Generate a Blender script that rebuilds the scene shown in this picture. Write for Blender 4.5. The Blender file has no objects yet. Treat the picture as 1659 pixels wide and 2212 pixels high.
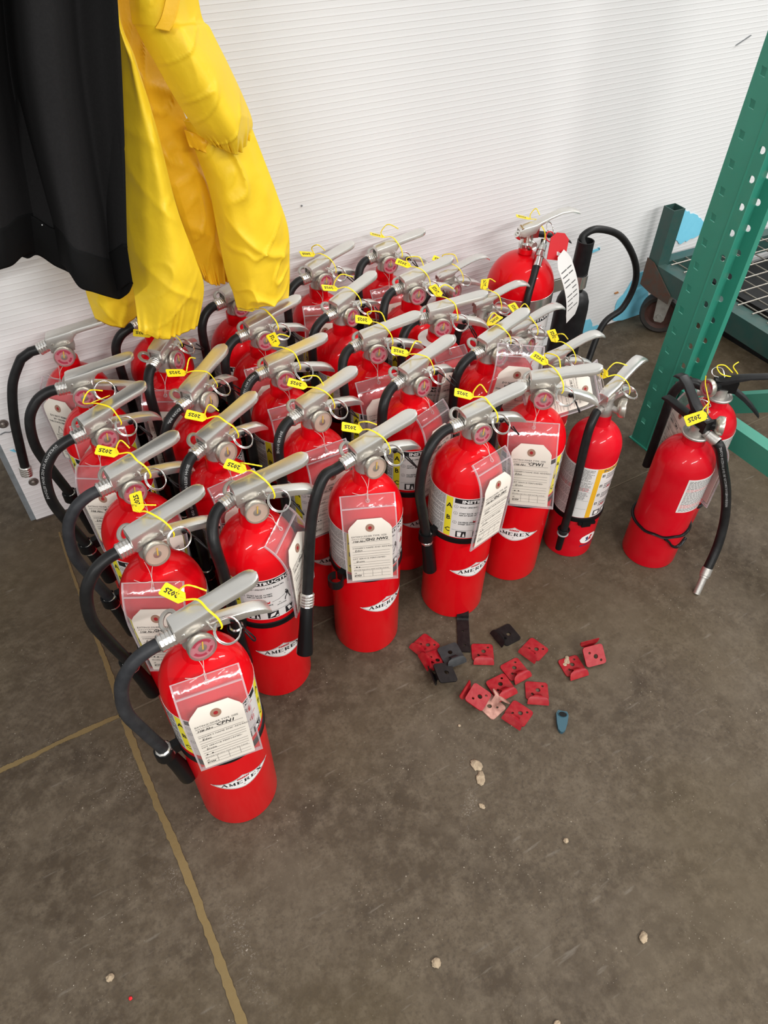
import bpy, bmesh, math, random
from mathutils import Vector, Matrix, noise
random.seed(7)
SC = bpy.context.scene
COL = SC.collection
PI = math.pi
rad = math.radians

# ------------------------------------------------------------------ camera
F_PX, IW, IH = 1551.1, 1659.0, 2212.0
CAM = Vector((0.10783, -1.41632, 1.23906))
RX = Vector((0.86479081, -0.50197006, 0.01276369))      # image right
RY = Vector((-0.3514431, -0.62322796, -0.6986234))      # image down
RZ = Vector((0.35864271, 0.59967739, -0.71537573))      # view direction
cam_data = bpy.data.cameras.new('camera')
cam = bpy.data.objects.new('camera', cam_data)
COL.objects.link(cam)
cam_data.sensor_fit = 'HORIZONTAL'
cam_data.sensor_width = 36.0
cam_data.lens = 36.0 * F_PX / IW
cam_data.clip_start = 0.02
mw = Matrix.Identity(4)
for i in range(3):
    mw[i][0] = RX[i]; mw[i][1] = -RY[i]; mw[i][2] = -RZ[i]; mw[i][3] = CAM[i]
cam.matrix_world = mw
SC.camera = cam

# ------------------------------------------------------------------ world, lights, exposure
SC.view_settings.view_transform = 'Standard'
SC.view_settings.look = 'None'
SC.view_settings.exposure = 0.0
SC.view_settings.gamma = 1.0
SC.view_settings.use_curve_mapping = False
wd = bpy.data.worlds.new('hall_light'); SC.world = wd; wd.use_nodes = True
bg = wd.node_tree.nodes['Background']
bg.inputs[0].default_value = (1.0, 0.995, 0.975, 1); bg.inputs[1].default_value = 0.54
def strip_light(loc, rz, length, width, power, color):
    l = bpy.data.lights.new('ceiling_strip_light', 'AREA'); l.shape = 'RECTANGLE'
    l.size = length; l.size_y = width; l.energy = power; l.color = color
    o = bpy.data.objects.new('ceiling_strip_light', l); COL.objects.link(o)
    o.location = loc; o.rotation_euler = (0, 0, rz)
    return o
WARM = (1.0, 0.99, 0.965)
strip_light((0.3, -4.6, 3.0), rad(8), 2.4, 0.18, 215, WARM)
strip_light((3.4, -3.9, 3.0), rad(8), 2.4, 0.18, 135, WARM)
strip_light((4.6, -0.9, 3.4), rad(8), 2.4, 0.18, 115, WARM)
strip_light((1.9, -1.5, 3.6), rad(8), 2.4, 0.18, 24, WARM)
strip_light((-2.6, -3.0, 3.0), rad(8), 2.4, 0.18, 95, WARM)

# ------------------------------------------------------------------ pixel rays of the calibrated camera -> points in the place
def ray(px, py): return RX * (px - IW / 2) + RY * (py - IH / 2) + RZ * F_PX
def at_z(px, py, z=0.0): v = ray(px, py); return CAM + v * ((z - CAM.z) / v.z)
def at_y(px, py, y=0.0): v = ray(px, py); return CAM + v * ((y - CAM.y) / v.y)

# ------------------------------------------------------------------ materials
MATS = {}
def mat(name, color, rough=0.5, metal=0.0, coat=0.0, spec=0.5, bump=None, vary=None, trans=0.0, ior=1.45, alpha=1.0, aniso=0.0, sheen=0.0):
    """vary=(scale, amount, colour2, detail): noise mix towards colour2; bump=(scale, strength)"""
    m = bpy.data.materials.new(name); m.use_nodes = True
    nt = m.node_tree; b = nt.nodes['Principled BSDF']
    b.inputs['Base Color'].default_value = (*color, 1)
    b.inputs['Roughness'].default_value = rough
    b.inputs['Metallic'].default_value = metal
    b.inputs['Specular IOR Level'].default_value = spec
    b.inputs['Coat Weight'].default_value = coat
    b.inputs['Coat Roughness'].default_value = 0.05
    b.inputs['IOR'].default_value = ior
    b.inputs['Transmission Weight'].default_value = trans
    b.inputs['Sheen Weight'].default_value = sheen
    tc = nt.nodes.new('ShaderNodeTexCoord')
    if vary:
        n = nt.nodes.new('ShaderNodeTexNoise'); n.inputs['Scale'].default_value = vary[0]
        n.inputs['Detail'].default_value = vary[3] if len(vary) > 3 else 6
        nt.links.new(tc.outputs['Object'], n.inputs['Vector'])
        r = nt.nodes.new('ShaderNodeMapRange'); r.inputs['From Min'].default_value = 0.35; r.inputs['From Max'].default_value = 0.75
        r.inputs['To Max'].default_value = vary[1]
        nt.links.new(n.outputs['Fac'], r.inputs['Value'])
        mx = nt.nodes.new('ShaderNodeMix'); mx.data_type = 'RGBA'
        mx.inputs['A'].default_value = (*color, 1); mx.inputs['B'].default_value = (*vary[2], 1)
        nt.links.new(r.outputs['Result'], mx.inputs['Factor']); nt.links.new(mx.outputs['Result'], b.inputs['Base Color'])
    if bump:
        n2 = nt.nodes.new('ShaderNodeTexNoise'); n2.inputs['Scale'].default_value = bump[0]; n2.inputs['Detail'].default_value = 5
        nt.links.new(tc.outputs['Object'], n2.inputs['Vector'])
        bp = nt.nodes.new('ShaderNodeBump'); bp.inputs['Strength'].default_value = bump[1]; bp.inputs['Distance'].default_value = 0.002
        nt.links.new(n2.outputs['Fac'], bp.inputs['Height']); nt.links.new(bp.outputs['Normal'], b.inputs['Normal'])
    MATS[name] = m
    return m
mat('red_paint', (0.66, 0.0008, 0.006), 0.34, coat=0.36, spec=0.12, vary=(22, 0.06, (0.66, 0.06, 0.05), 9))
mat('red_paint_matte', (0.58, 0.002, 0.012), 0.36, coat=0.22, spec=0.12, vary=(26, 0.14, (0.60, 0.08, 0.075), 9))
mat('red_clip', (0.27, 0.003, 0.010), 0.40, spec=0.3, vary=(75, 0.22, (0.55, 0.12, 0.10), 9), bump=(120, 0.25))
mat('worn_clip', (0.55, 0.30, 0.24), 0.6, vary=(70, 0.9, (0.12, 0.03, 0.02), 9), bump=(140, 0.5))
mat('black_clip', (0.006, 0.0055, 0.006), 0.36, spec=0.25, vary=(90, 0.12, (0.08, 0.07, 0.06), 8))
mat('grey_clip', (0.022, 0.023, 0.025), 0.5, spec=0.3, vary=(90, 0.2, (0.10, 0.095, 0.09), 8))
mat('aluminium', (0.78, 0.765, 0.73), 0.30, metal=0.88, bump=(260, 0.05), vary=(40, 0.25, (0.62, 0.60, 0.56), 6))
mat('cast_metal', (0.50, 0.48, 0.45), 0.42, metal=0.75, bump=(160, 0.15), vary=(60, 0.4, (0.34, 0.32, 0.30), 6))
mat('chrome', (0.72, 0.71, 0.68), 0.20, metal=1.0)
mat('polished', (0.74, 0.72, 0.69), 0.26, metal=0.9)
mat('brass_rim', (0.52, 0.48, 0.42), 0.32, metal=0.8)
mat('rubber', (0.009, 0.009, 0.0095), 0.40, spec=0.28, vary=(60, 0.3, (0.030, 0.029, 0.028), 8), bump=(120, 0.12))
mat('rubber_old', (0.018, 0.019, 0.022), 0.48, spec=0.28, vary=(50, 0.5, (0.055, 0.056, 0.06), 8), bump=(120, 0.2))
mat('black_plastic', (0.006, 0.006, 0.0065), 0.34, spec=0.25)
mat('black_satin', (0.009, 0.009, 0.010), 0.42, spec=0.28, vary=(60, 0.3, (0.03, 0.03, 0.03), 7))
mat('hose_print', (0.30, 0.30, 0.30), 0.7)
mat('label_white', (0.72, 0.70, 0.68), 0.35, coat=0.3)
mat('label_grey', (0.30, 0.29, 0.28), 0.5)
mat('ink', (0.012, 0.012, 0.014), 0.5)
mat('ink_soft', (0.10, 0.095, 0.095), 0.6)
mat('ink_red', (0.52, 0.012, 0.02), 0.5)
mat('ink_blue', (0.03, 0.05, 0.14), 0.5)
mat('ink_white', (0.80, 0.79, 0.77), 0.4)
mat('label_yellow', (0.80, 0.70, 0.03), 0.4)
mat('label_orange', (0.78, 0.42, 0.02), 0.4)
mat('seal_yellow', (0.86, 0.68, 0.015), 0.38)
mat('card', (0.74, 0.68, 0.60), 0.75, vary=(60, 0.25, (0.66, 0.60, 0.53), 6))
mat('card_white', (0.74, 0.72, 0.70), 0.6)
mat('eyelet', (0.30, 0.17, 0.12), 0.6)
mat('string', (0.62, 0.52, 0.48), 0.8)
mat('dial_pink', (0.50, 0.17, 0.20), 0.35)
mat('dial_cream', (0.50, 0.38, 0.30), 0.4)
mat('dial_red', (0.40, 0.012, 0.05), 0.4)
mat('needle', (0.65, 0.42, 0.04), 0.4)
mat('red_tag', (0.60, 0.008, 0.015), 0.35)
mat('rack_green', (0.034, 0.255, 0.180), 0.38, coat=0.15, vary=(35, 0.2, (0.03, 0.19, 0.135), 6), bump=(40, 0.04))
mat('cart_green', (0.020, 0.070, 0.062), 0.45, vary=(30, 0.55, (0.06, 0.07, 0.06), 8), bump=(60, 0.15))
mat('rust', (0.10, 0.045, 0.028), 0.75, vary=(45, 0.8, (0.06, 0.07, 0.06), 9), bump=(80, 0.4))
mat('wire', (0.26, 0.25, 0.22), 0.45, metal=0.6, vary=(70, 0.4, (0.15, 0.09, 0.06), 6))
mat('zinc', (0.42, 0.42, 0.39), 0.55, metal=0.5, vary=(60, 0.6, (0.22, 0.20, 0.18), 8), bump=(80, 0.3))
mat('tyre', (0.025, 0.022, 0.020), 0.6, vary=(40, 0.5, (0.06, 0.05, 0.045), 8))
mat('wheel_core', (0.075, 0.030, 0.022), 0.65, vary=(40, 0.6, (0.03, 0.02, 0.018), 8))
mat('bolt_dark', (0.17, 0.145, 0.13), 0.45, metal=0.6)
mat('galvanised', (0.26, 0.29, 0.31), 0.5, metal=0.3, vary=(40, 0.6, (0.14, 0.15, 0.15), 8))
mat('blue_board', (0.20, 0.60, 0.78), 0.6, vary=(60, 0.3, (0.14, 0.50, 0.70), 7))
mat('rust_spot', (0.45, 0.20, 0.07), 0.7)
mat('mark_grey', (0.16, 0.17, 0.18), 0.7)
mat('caulk', (0.165, 0.112, 0.042), 0.75, vary=(60, 0.6, (0.15, 0.105, 0.045), 8), bump=(90, 0.35))
mat('joint_thin', (0.125, 0.098, 0.062), 0.8, vary=(60, 0.6, (0.07, 0.055, 0.038), 8))
mat('crumb', (0.40, 0.31, 0.21), 0.9, vary=(140, 0.8, (0.20, 0.15, 0.10), 8), bump=(180, 1.0))
mat('teal_plastic', (0.030, 0.085, 0.115), 0.45)
mat('black_fleece', (0.017, 0.0165, 0.017), 0.95, spec=0.06, bump=(700, 0.15), vary=(250, 0.4, (0.023, 0.0225, 0.023), 4))
mat('black_rib', (0.009, 0.009, 0.0092), 0.95, spec=0.08, bump=(500, 0.2))
mat('lint', (0.6, 0.6, 0.6), 0.9)

def cloth_yellow(name, c, t):
    m = bpy.data.materials.new(name); m.use_nodes = True; nt = m.node_tree
    b = nt.nodes['Principled BSDF']; out = nt.nodes['Material Output']
    b.inputs['Base Color'].default_value = (*c, 1); b.inputs['Roughness'].default_value = 0.42
    b.inputs['Specular IOR Level'].default_value = 0.35
    tr = nt.nodes.new('ShaderNodeBsdfTranslucent'); tr.inputs[0].default_value = (*t, 1)
    mix = nt.nodes.new('ShaderNodeMixShader'); mix.inputs[0].default_value = 0.18
    tc = nt.nodes.new('ShaderNodeTexCoord')
    n = nt.nodes.new('ShaderNodeTexNoise'); n.inputs['Scale'].default_value = 28; n.inputs['Detail'].default_value = 8
    nt.links.new(tc.outputs['Object'], n.inputs['Vector'])
    n2 = nt.nodes.new('ShaderNodeTexVoronoi'); n2.feature = 'DISTANCE_TO_EDGE'; n2.inputs['Scale'].default_value = 16
    nt.links.new(tc.outputs['Object'], n2.inputs['Vector'])
    bp2 = nt.nodes.new('ShaderNodeBump'); bp2.inputs['Strength'].default_value = 0.10; bp2.inputs['Distance'].default_value = 0.006
    nt.links.new(n2.outputs['Distance'], bp2.inputs['Height'])
    bp = nt.nodes.new('ShaderNodeBump'); bp.inputs['Strength'].default_value = 0.35; bp.inputs['Distance'].default_value = 0.006
    nt.links.new(n.outputs['Fac'], bp.inputs['Height']); nt.links.new(bp2.outputs['Normal'], bp.inputs['Normal'])
    nt.links.new(bp.outputs['Normal'], b.inputs['Normal'])
    nt.links.new(b.outputs[0], mix.inputs[1]); nt.links.new(tr.outputs[0], mix.inputs[2]); nt.links.new(mix.outputs[0], out.inputs[0])
    MATS[name] = m
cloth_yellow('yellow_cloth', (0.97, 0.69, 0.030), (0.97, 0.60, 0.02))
cloth_yellow('orange_shade_cloth', (0.96, 0.57, 0.020), (0.97, 0.46, 0.012))  # orange of elastic and seam; on the back leg it is painted-in shade

def clear_plastic(name, haze, tint):
    m = bpy.data.materials.new(name); m.use_nodes = True; nt = m.node_tree
    for n in list(nt.nodes):
        if n.type == 'BSDF_PRINCIPLED': nt.nodes.remove(n)
    out = nt.nodes['Material Output']
    tr = nt.nodes.new('ShaderNodeBsdfTransparent'); tr.inputs[0].default_value = (*tint, 1)
    df = nt.nodes.new('ShaderNodeBsdfDiffuse'); df.inputs[0].default_value = (0.75, 0.70, 0.72, 1)
    gl = nt.nodes.new('ShaderNodeBsdfGlossy'); gl.inputs['Roughness'].default_value = 0.10
    fr = nt.nodes.new('ShaderNodeLayerWeight'); fr.inputs['Blend'].default_value = 0.5
    pw = nt.nodes.new('ShaderNodeMath'); pw.operation = 'POWER'; pw.inputs[1].default_value = 3.5; nt.links.new(fr.outputs['Facing'], pw.inputs[0])
    ad = nt.nodes.new('ShaderNodeMath'); ad.operation = 'MULTIPLY_ADD'; ad.inputs[1].default_value = 0.5; ad.inputs[2].default_value = 0.05; nt.links.new(pw.outputs[0], ad.inputs[0])
    tc = nt.nodes.new('ShaderNodeTexCoord')
    ns = nt.nodes.new('ShaderNodeTexNoise'); ns.inputs['Scale'].default_value = 30; ns.inputs['Detail'].default_value = 3
    nt.links.new(tc.outputs['Object'], ns.inputs['Vector'])
    bp = nt.nodes.new('ShaderNodeBump'); bp.inputs['Strength'].default_value = 0.5; bp.inputs['Distance'].default_value = 0.004
    nt.links.new(ns.outputs['Fac'], bp.inputs['Height'])
    nt.links.new(bp.outputs['Normal'], gl.inputs['Normal']); nt.links.new(bp.outputs['Normal'], fr.inputs['Normal'])
    m1 = nt.nodes.new('ShaderNodeMixShader'); m1.inputs[0].default_value = haze
    nt.links.new(tr.outputs[0], m1.inputs[1]); nt.links.new(df.outputs[0], m1.inputs[2])
    m2 = nt.nodes.new('ShaderNodeMixShader')
    nt.links.new(ad.outputs[0], m2.inputs[0]); nt.links.new(m1.outputs[0], m2.inputs[1]); nt.links.new(gl.outputs[0], m2.inputs[2])
    nt.links.new(m2.outputs[0], out.inputs[0])
    MATS[name] = m
clear_plastic('pouch_clear', 0.055, (0.985, 0.97, 0.975))
clear_plastic('pouch_seam', 0.32, (0.96, 0.93, 0.94))
clear_plastic('gauge_glass', 0.03, (0.98, 0.95, 0.95))

def floor_material():
    m = bpy.data.materials.new('concrete'); m.use_nodes = True; nt = m.node_tree; b = nt.nodes['Principled BSDF']
    L = nt.links.new
    tc = nt.nodes.new('ShaderNodeTexCoord'); V = tc.outputs['Object']
    def nz(scale, detail, rough=0.6, dist=0.0):
        n = nt.nodes.new('ShaderNodeTexNoise'); n.inputs['Scale'].default_value = scale; n.inputs['Detail'].default_value = detail
        n.inputs['Roughness'].default_value = rough; n.inputs['Distortion'].default_value = dist
        L(V, n.inputs['Vector']); return n.outputs['Fac']
    def rng(v, a, b_, lo, hi):
        r = nt.nodes.new('ShaderNodeMapRange'); r.inputs['From Min'].default_value = a; r.inputs['From Max'].default_value = b_
        r.inputs['To Min'].default_value = lo; r.inputs['To Max'].default_value = hi; L(v, r.inputs['Value']); return r.outputs['Result']
    def mixc(f, a, b_):
        x = nt.nodes.new('ShaderNodeMix'); x.data_type = 'RGBA'
        if isinstance(f, (int, float)): x.inputs['Factor'].default_value = f
        else: L(f, x.inputs['Factor'])
        for k, c in (('A', a), ('B', b_)):
            if isinstance(c, tuple): x.inputs[k].default_value = (*c, 1)
            else: L(c, x.inputs[k])
        return x.outputs['Result']
    def mul(a, b_):
        x = nt.nodes.new('ShaderNodeMath'); x.operation = 'MULTIPLY'; L(a, x.inputs[0])
        if isinstance(b_, (int, float)): x.inputs[1].default_value = b_
        else: L(b_, x.inputs[1])
        return x.outputs[0]
    c = mixc(rng(nz(2.2, 4, 0.5, 0.6), 0.35, 0.65, 0, 1), (0.050, 0.0355, 0.0225), (0.075, 0.0555, 0.0365))
    c = mixc(rng(nz(7.0, 6, 0.62, 0.8), 0.42, 0.72, 0, 0.75), c, (0.106, 0.082, 0.056))
    c = mixc(rng(nz(9.0, 7, 0.6, 0.4), 0.52, 0.75, 0, 0.75), c, (0.036, 0.026, 0.018))
    c = mixc(rng(nz(38, 8, 0.65), 0.44, 0.64, 0, 0.65), c, (0.134, 0.106, 0.075))
    c = mixc(rng(nz(150, 5, 0.7), 0.47, 0.66, 0, 0.75), c, (0.052, 0.039, 0.028))
    c = mixc(mul(rng(nz(260, 2, 0.5), 0.68, 0.74, 0, 1), rng(nz(9, 4), 0.48, 0.62, 0, 1)), c, (0.42, 0.37, 0.30))
    c = mixc(rng(nz(4.2, 8, 0.68, 1.2), 0.50, 0.66, 0, 0.55), c, (0.112, 0.088, 0.062))
    c = mixc(rng(nz(14, 8, 0.7, 0.9), 0.55, 0.70, 0, 0.5), c, (0.122, 0.097, 0.070))
    # yellowish worn zone, scattered pale scuffs
    c = mixc(rng(nz(1.5, 2), 0.45, 0.65, 0, 0.40), c, (0.078, 0.057, 0.026))
    mp = nt.nodes.new('ShaderNodeMapping'); mp.inputs['Rotation'].default_value = (0, 0, 0.9); mp.inputs['Scale'].default_value = (14, 90, 1)
    L(V, mp.inputs['Vector']); sc = nt.nodes.new('ShaderNodeTexNoise'); sc.inputs['Scale'].default_value = 1.0; sc.inputs['Detail'].default_value = 3
    L(mp.outputs['Vector'], sc.inputs['Vector'])
    c = mixc(rng(sc.outputs['Fac'], 0.66, 0.76, 0, 0.4), c, (0.20, 0.175, 0.145))
    # speckled powder trails: (centre, axes, rotation)
    for (cx, cy, ax, ay, rz) in ((0.498, -1.070, 0.080, 0.020, 0.80), (0.530, -0.995, 0.045, 0.011, 0.80), (0.020, -0.93, 0.08, 0.018, 1.55), (0.085, -1.06, 0.14, 0.022, 1.55), (0.010, -0.70, 0.09, 0.03, 1.3)):
        mp = nt.nodes.new('ShaderNodeMapping'); mp.vector_type = 'TEXTURE'
        mp.inputs['Location'].default_value = (cx, cy, 0); mp.inputs['Rotation'].default_value = (0, 0, rz); mp.inputs['Scale'].default_value = (ax, ay, 1)
        L(V, mp.inputs['Vector'])
        ln = nt.nodes.new('ShaderNodeVectorMath'); ln.operation = 'LENGTH'; L(mp.outputs['Vector'], ln.inputs[0])
        f = mul(mul(rng(ln.outputs['Value'], 0.15, 1.0, 1, 0), rng(nz(300, 5, 0.8), 0.53, 0.63, 0, 0.6)), rng(nz(26, 4, 0.7), 0.42, 0.60, 0.1, 1))
        c = mixc(f, c, (0.52, 0.46, 0.39))
    L(c, b.inputs['Base Color'])
    L(rng(nz(9, 6), 0.3, 0.7, 0.50, 0.70), b.inputs['Roughness'])
    b.inputs['Specular IOR Level'].default_value = 0.2
    bp = nt.nodes.new('ShaderNodeBump'); bp.inputs['Strength'].default_value = 0.10; bp.inputs['Distance'].default_value = 0.003
    L(nz(120, 8, 0.7), bp.inputs['Height']); L(bp.outputs['Normal'], b.inputs['Normal'])
    MATS['concrete'] = m
floor_material()
mat('wall_pvc', (0.745, 0.745, 0.745), 0.42, spec=0.35, vary=(3.0, 0.35, (0.71, 0.71, 0.71), 5))

# ------------------------------------------------------------------ mesh builder
class MB:
    def __init__(s): s.v = []; s.f = []
    def add(s, verts, faces, M=None):
        n = len(s.v)
        s.v += [tuple(M @ Vector(p)) if M is not None else tuple(p) for p in verts]
        s.f += [tuple(i + n for i in f) for f in faces]; return s
    def box(s, x0, x1, y0, y1, z0, z1, M=None):
        return s.add([(x0, y0, z0), (x1, y0, z0), (x1, y1, z0), (x0, y1, z0), (x0, y0, z1), (x1, y0, z1), (x1, y1, z1), (x0, y1, z1)],
                     [(3, 2, 1, 0), (4, 5, 6, 7), (0, 1, 5, 4), (1, 2, 6, 5), (2, 3, 7, 6), (3, 0, 4, 7)], M)
    def quad(s, a, b, c, d): return s.add([a, b, c, d], [(0, 1, 2, 3)])
    def lathe(s, prof, seg=32, M=None, cap=True):
        vs = []; fs = []; n = len(prof)
        for (r, z) in prof:
            for k in range(seg):
                a = 2 * PI * k / seg; vs.append((r * math.cos(a), r * math.sin(a), z))
        for i in range(n - 1):
            for k in range(seg):
                k2 = (k + 1) % seg; fs.append((i * seg + k, i * seg + k2, (i + 1) * seg + k2, (i + 1) * seg + k))
        if cap:
            fs.append(tuple(range(seg))[::-1]); fs.append(tuple((n - 1) * seg + k for k in range(seg)))
        return s.add(vs, fs, M)
    def prism(s, poly, z0, z1, M=None):
        n = len(poly); vs = [(x, y, z0) for x, y in poly] + [(x, y, z1) for x, y in poly]
        fs = [tuple(range(n))[::-1], tuple(range(n, 2 * n))] + [(i, (i + 1) % n, n + (i + 1) % n, n + i) for i in range(n)]
        return s.add(vs, fs, M)
    def loft(s, rings, closed=True, cap=True, M=None):
        n = len(rings[0]); vs = [p for r in rings for p in r]; fs = []
        for i in range(len(rings) - 1):
            for k in range(n if closed else n - 1):
                k2 = (k + 1) % n; fs.append((i * n + k, i * n + k2, (i + 1) * n + k2, (i + 1) * n + k))
        if cap and closed: fs.append(tuple(range(n))[::-1]); fs.append(tuple((len(rings) - 1) * n + k for k in range(n)))
        return s.add(vs, fs, M)
    def tube(s, pts, r, seg=10, closed=False, M=None, flat=1.0):
        pts = [Vector(p) for p in pts]; n = len(pts); rings = []; up = None
        for i in range(n):
            if closed: t = pts[(i + 1) % n] - pts[i - 1]
            else: t = pts[min(i + 1, n - 1)] - pts[max(i - 1, 0)]
            t.normalize()
            if up is None:
                up = Vector((0, 0, 1)) if abs(t.z) < 0.9 else Vector((1, 0, 0))
            a = up - t * up.dot(t)
            if a.length < 1e-5: a = t.orthogonal()
            a.normalize(); b = t.cross(a); up = a
            rr = r[i] if isinstance(r, (list, tuple)) else r
            rings.append([tuple(pts[i] + a * (rr * flat * math.cos(2 * PI * k / seg)) + b * (rr * math.sin(2 * PI * k / seg))) for k in range(seg)])
        if closed:
            rings.append(rings[0]); return s.loft(rings, cap=False, M=M)
        return s.loft(rings, M=M)
    def mesh(s, name, material, smooth=False, angle=None):
        me = bpy.data.meshes.new(name); me.from_pydata(s.v, [], s.f)
        bm = bmesh.new(); bm.from_mesh(me)
        bmesh.ops.remove_doubles(bm, verts=bm.verts, dist=1e-6)
        bmesh.ops.recalc_face_normals(bm, faces=bm.faces); bm.to_mesh(me); bm.free()
        if material: me.materials.append(MATS[material])
        if smooth:
            me.polygons.foreach_set('use_smooth', [True] * len(me.polygons))
            me.set_sharp_from_angle(angle=rad(angle or 38))
        return me
    def flat_mesh(s, name, material):
        me = bpy.data.meshes.new(name); me.from_pydata(s.v, [], s.f); me.materials.append(MATS[material]); return me

def obj(name, me, parent=None, loc=None, rot=None):
    o = bpy.data.objects.new(name, me); COL.objects.link(o)
    if parent is not None: o.parent = parent
    if loc is not None: o.location = loc
    if rot is not None: o.rotation_euler = rot
    return o
def tag(o, label, cat, group=None):
    o['label'] = label; o['category'] = cat
    if group: o['group'] = group
    return o
def thing(name, label, cat, loc, rz=0.0, group=None):
    o = obj(name, None, None, loc, (0, 0, rz)); o.empty_display_size = 0.05
    return tag(o, label, cat, group)
def structure(o): o['kind'] = 'structure'; return o

def curve_to_mesh(cu):
    o = bpy.data.objects.new('tmp', cu)
    me = o.to_mesh().copy(); o.to_mesh_clear()
    bpy.data.objects.remove(o); bpy.data.curves.remove(cu)
    return me
def text_geo(body, size, align='LEFT', bold=0.0, sx=1.0, shear=0.0, space=1.0):
    cu = bpy.data.curves.new('txt', 'FONT'); cu.body = body; cu.size = size; cu.align_x = align
    cu.offset = bold; cu.resolution_u = 1; cu.shear = shear; cu.space_character = space
    me = curve_to_mesh(cu)
    v = [(p.co.x * sx, p.co.y) for p in me.vertices]; f = [tuple(p.vertices) for p in me.polygons]
    bpy.data.meshes.remove(me)
    return v, f
def plate_mesh(name, outline, holes, thick, material, bevel=0.0):
    """flat plate in XY with real holes: outline and holes are closed point lists"""
    cu = bpy.data.curves.new('plate', 'CURVE'); cu.dimensions = '2D'; cu.fill_mode = 'BOTH'; cu.extrude = thick / 2; cu.bevel_depth = bevel; cu.bevel_resolution = 0
    for pts in [outline] + holes:
        sp = cu.splines.new('POLY'); sp.points.add(len(pts) - 1)
        for p, q in zip(sp.points, pts): p.co = (q[0], q[1], 0, 1)
        sp.use_cyclic_u = True
    me = curve_to_mesh(cu); me.name = name; me.materials.clear(); me.materials.append(MATS[material])
    return me
def circle(x, y, r, n=14): return [(x + r * math.cos(2 * PI * k / n), y + r * math.sin(2 * PI * k / n)) for k in range(n)]
def rrect(x0, x1, y0, y1, r, n=4):
    out = []
    for cx, cy, a0 in ((x1 - r, y1 - r, 0), (x0 + r, y1 - r, 90), (x0 + r, y0 + r, 180), (x1 - r, y0 + r, 270)):
        for k in range(n + 1): a = rad(a0 + 90 * k / n); out.append((cx + r * math.cos(a), cy + r * math.sin(a)))
    return out
def catmull(P, n):
    """resample control points (tuples of any size) with a Catmull-Rom spline into n points"""
    P = [list(p) for p in P]; m = len(P); out = []
    for i in range(n):
        t = i / (n - 1) * (m - 1); k = min(int(t), m - 2); u = t - k
        p0, p1, p2, p3 = P[max(k - 1, 0)], P[k], P[k + 1], P[min(k + 2, m - 1)]
        out.append([0.5 * (2 * b + (c - a) * u + (2 * a - 5 * b + 4 * c - d) * u * u + (-a + 3 * b - 3 * c + d) * u ** 3) for a, b, c, d in zip(p0, p1, p2, p3)])
    return out

# ================================================================== SETTING
# floor
fl = MB().add([(-3, -4.2, 0), (5.5, -4.2, 0), (5.5, 1.6, 0), (-3, 1.6, 0)], [(0, 1, 2, 3)])
floor = structure(obj('floor', fl.flat_mesh('floor', 'concrete')))
# ribbed wall panel: every rib is a real step in the profile, 12 mm pitch
PITCH = 0.012; WX1 = 4.6; WH = 2.4
prof = []
nr = int(WH / PITCH)
for k in range(nr):
    z = 0.004 + k * PITCH
    prof += [(-0.0000, z), (-0.00034, z + 0.0010), (-0.00018, z + 0.0024), (-0.0000, z + 0.0050)]
prof.append((0.0, 0.004 + nr * PITCH))
wb = MB()
for i in range(len(prof) - 1):
    (y0, z0), (y1, z1) = prof[i], prof[i + 1]
    wb.add([(0, y0, z0), (WX1, y0, z0), (WX1, y1, z1), (0, y1, z1)], [(0, 1, 2, 3)])
zt = prof[-1][1]
wb.add([(0, 0.006, 0.004), (WX1, 0.006, 0.004), (WX1, 0.006, zt), (0, 0.006, zt)], [(3, 2, 1, 0)])
wb.add([(0, 0, 0.004), (0, 0.006, 0.004), (0, 0.006, zt), (0, 0, zt)], [(0, 3, 2, 1)])
wb.add([(0, 0, 0.004), (WX1, 0, 0.004), (WX1, 0.006, 0.004), (0, 0.006, 0.004)], [(0, 3, 2, 1)])
wall = structure(obj('wall_back', wb.flat_mesh('wall_back', 'wall_pvc')))
# insulated core and steel end trim behind the skin
core = MB().box(0.03, WX1, 0.006, 0.09, 0.0, zt)
obj('wall_core', core.mesh('wall_core', 'galvanised'), wall)
tr = MB().box(-0.012, 0.03, 0.0065, 0.0095, 0, zt).box(-0.012, -0.009, 0.0095, 0.10, 0, zt)
structure(obj('trim_1', tr.mesh('trim', 'galvanised')))
ts = MB().box(0.0, WX1, -0.0012, 0.006, 0.0, 0.0038)
obj('wall_foot_strip', ts.mesh('wall_foot_strip', 'bolt_dark'), wall)
# bolts with washers
bw = MB().lathe([(0.0, 0.0), (0.0105, 0.0), (0.0105, 0.0012), (0.0095, 0.0022), (0.006, 0.0022), (0.0058, 0.0045), (0.004, 0.006), (0.0, 0.006)], 20)
bmesh_ = bw.mesh('washer', 'bolt_dark', True)
hx = MB().lathe([(0.0, 0.0), (0.0032, 0.0), (0.0032, 0.0018), (0.0, 0.0018)], 6).mesh('bolt_head', 'chrome')
for p in (at_y(6, 915), at_y(72, 1040)):
    w_ = obj('bolt_washer', bmesh_, wall, (p.x, -0.001, p.z), (PI / 2, 0, 0)); obj('bolt_head', hx, w_, (0, 0, 0.0055))
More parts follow.
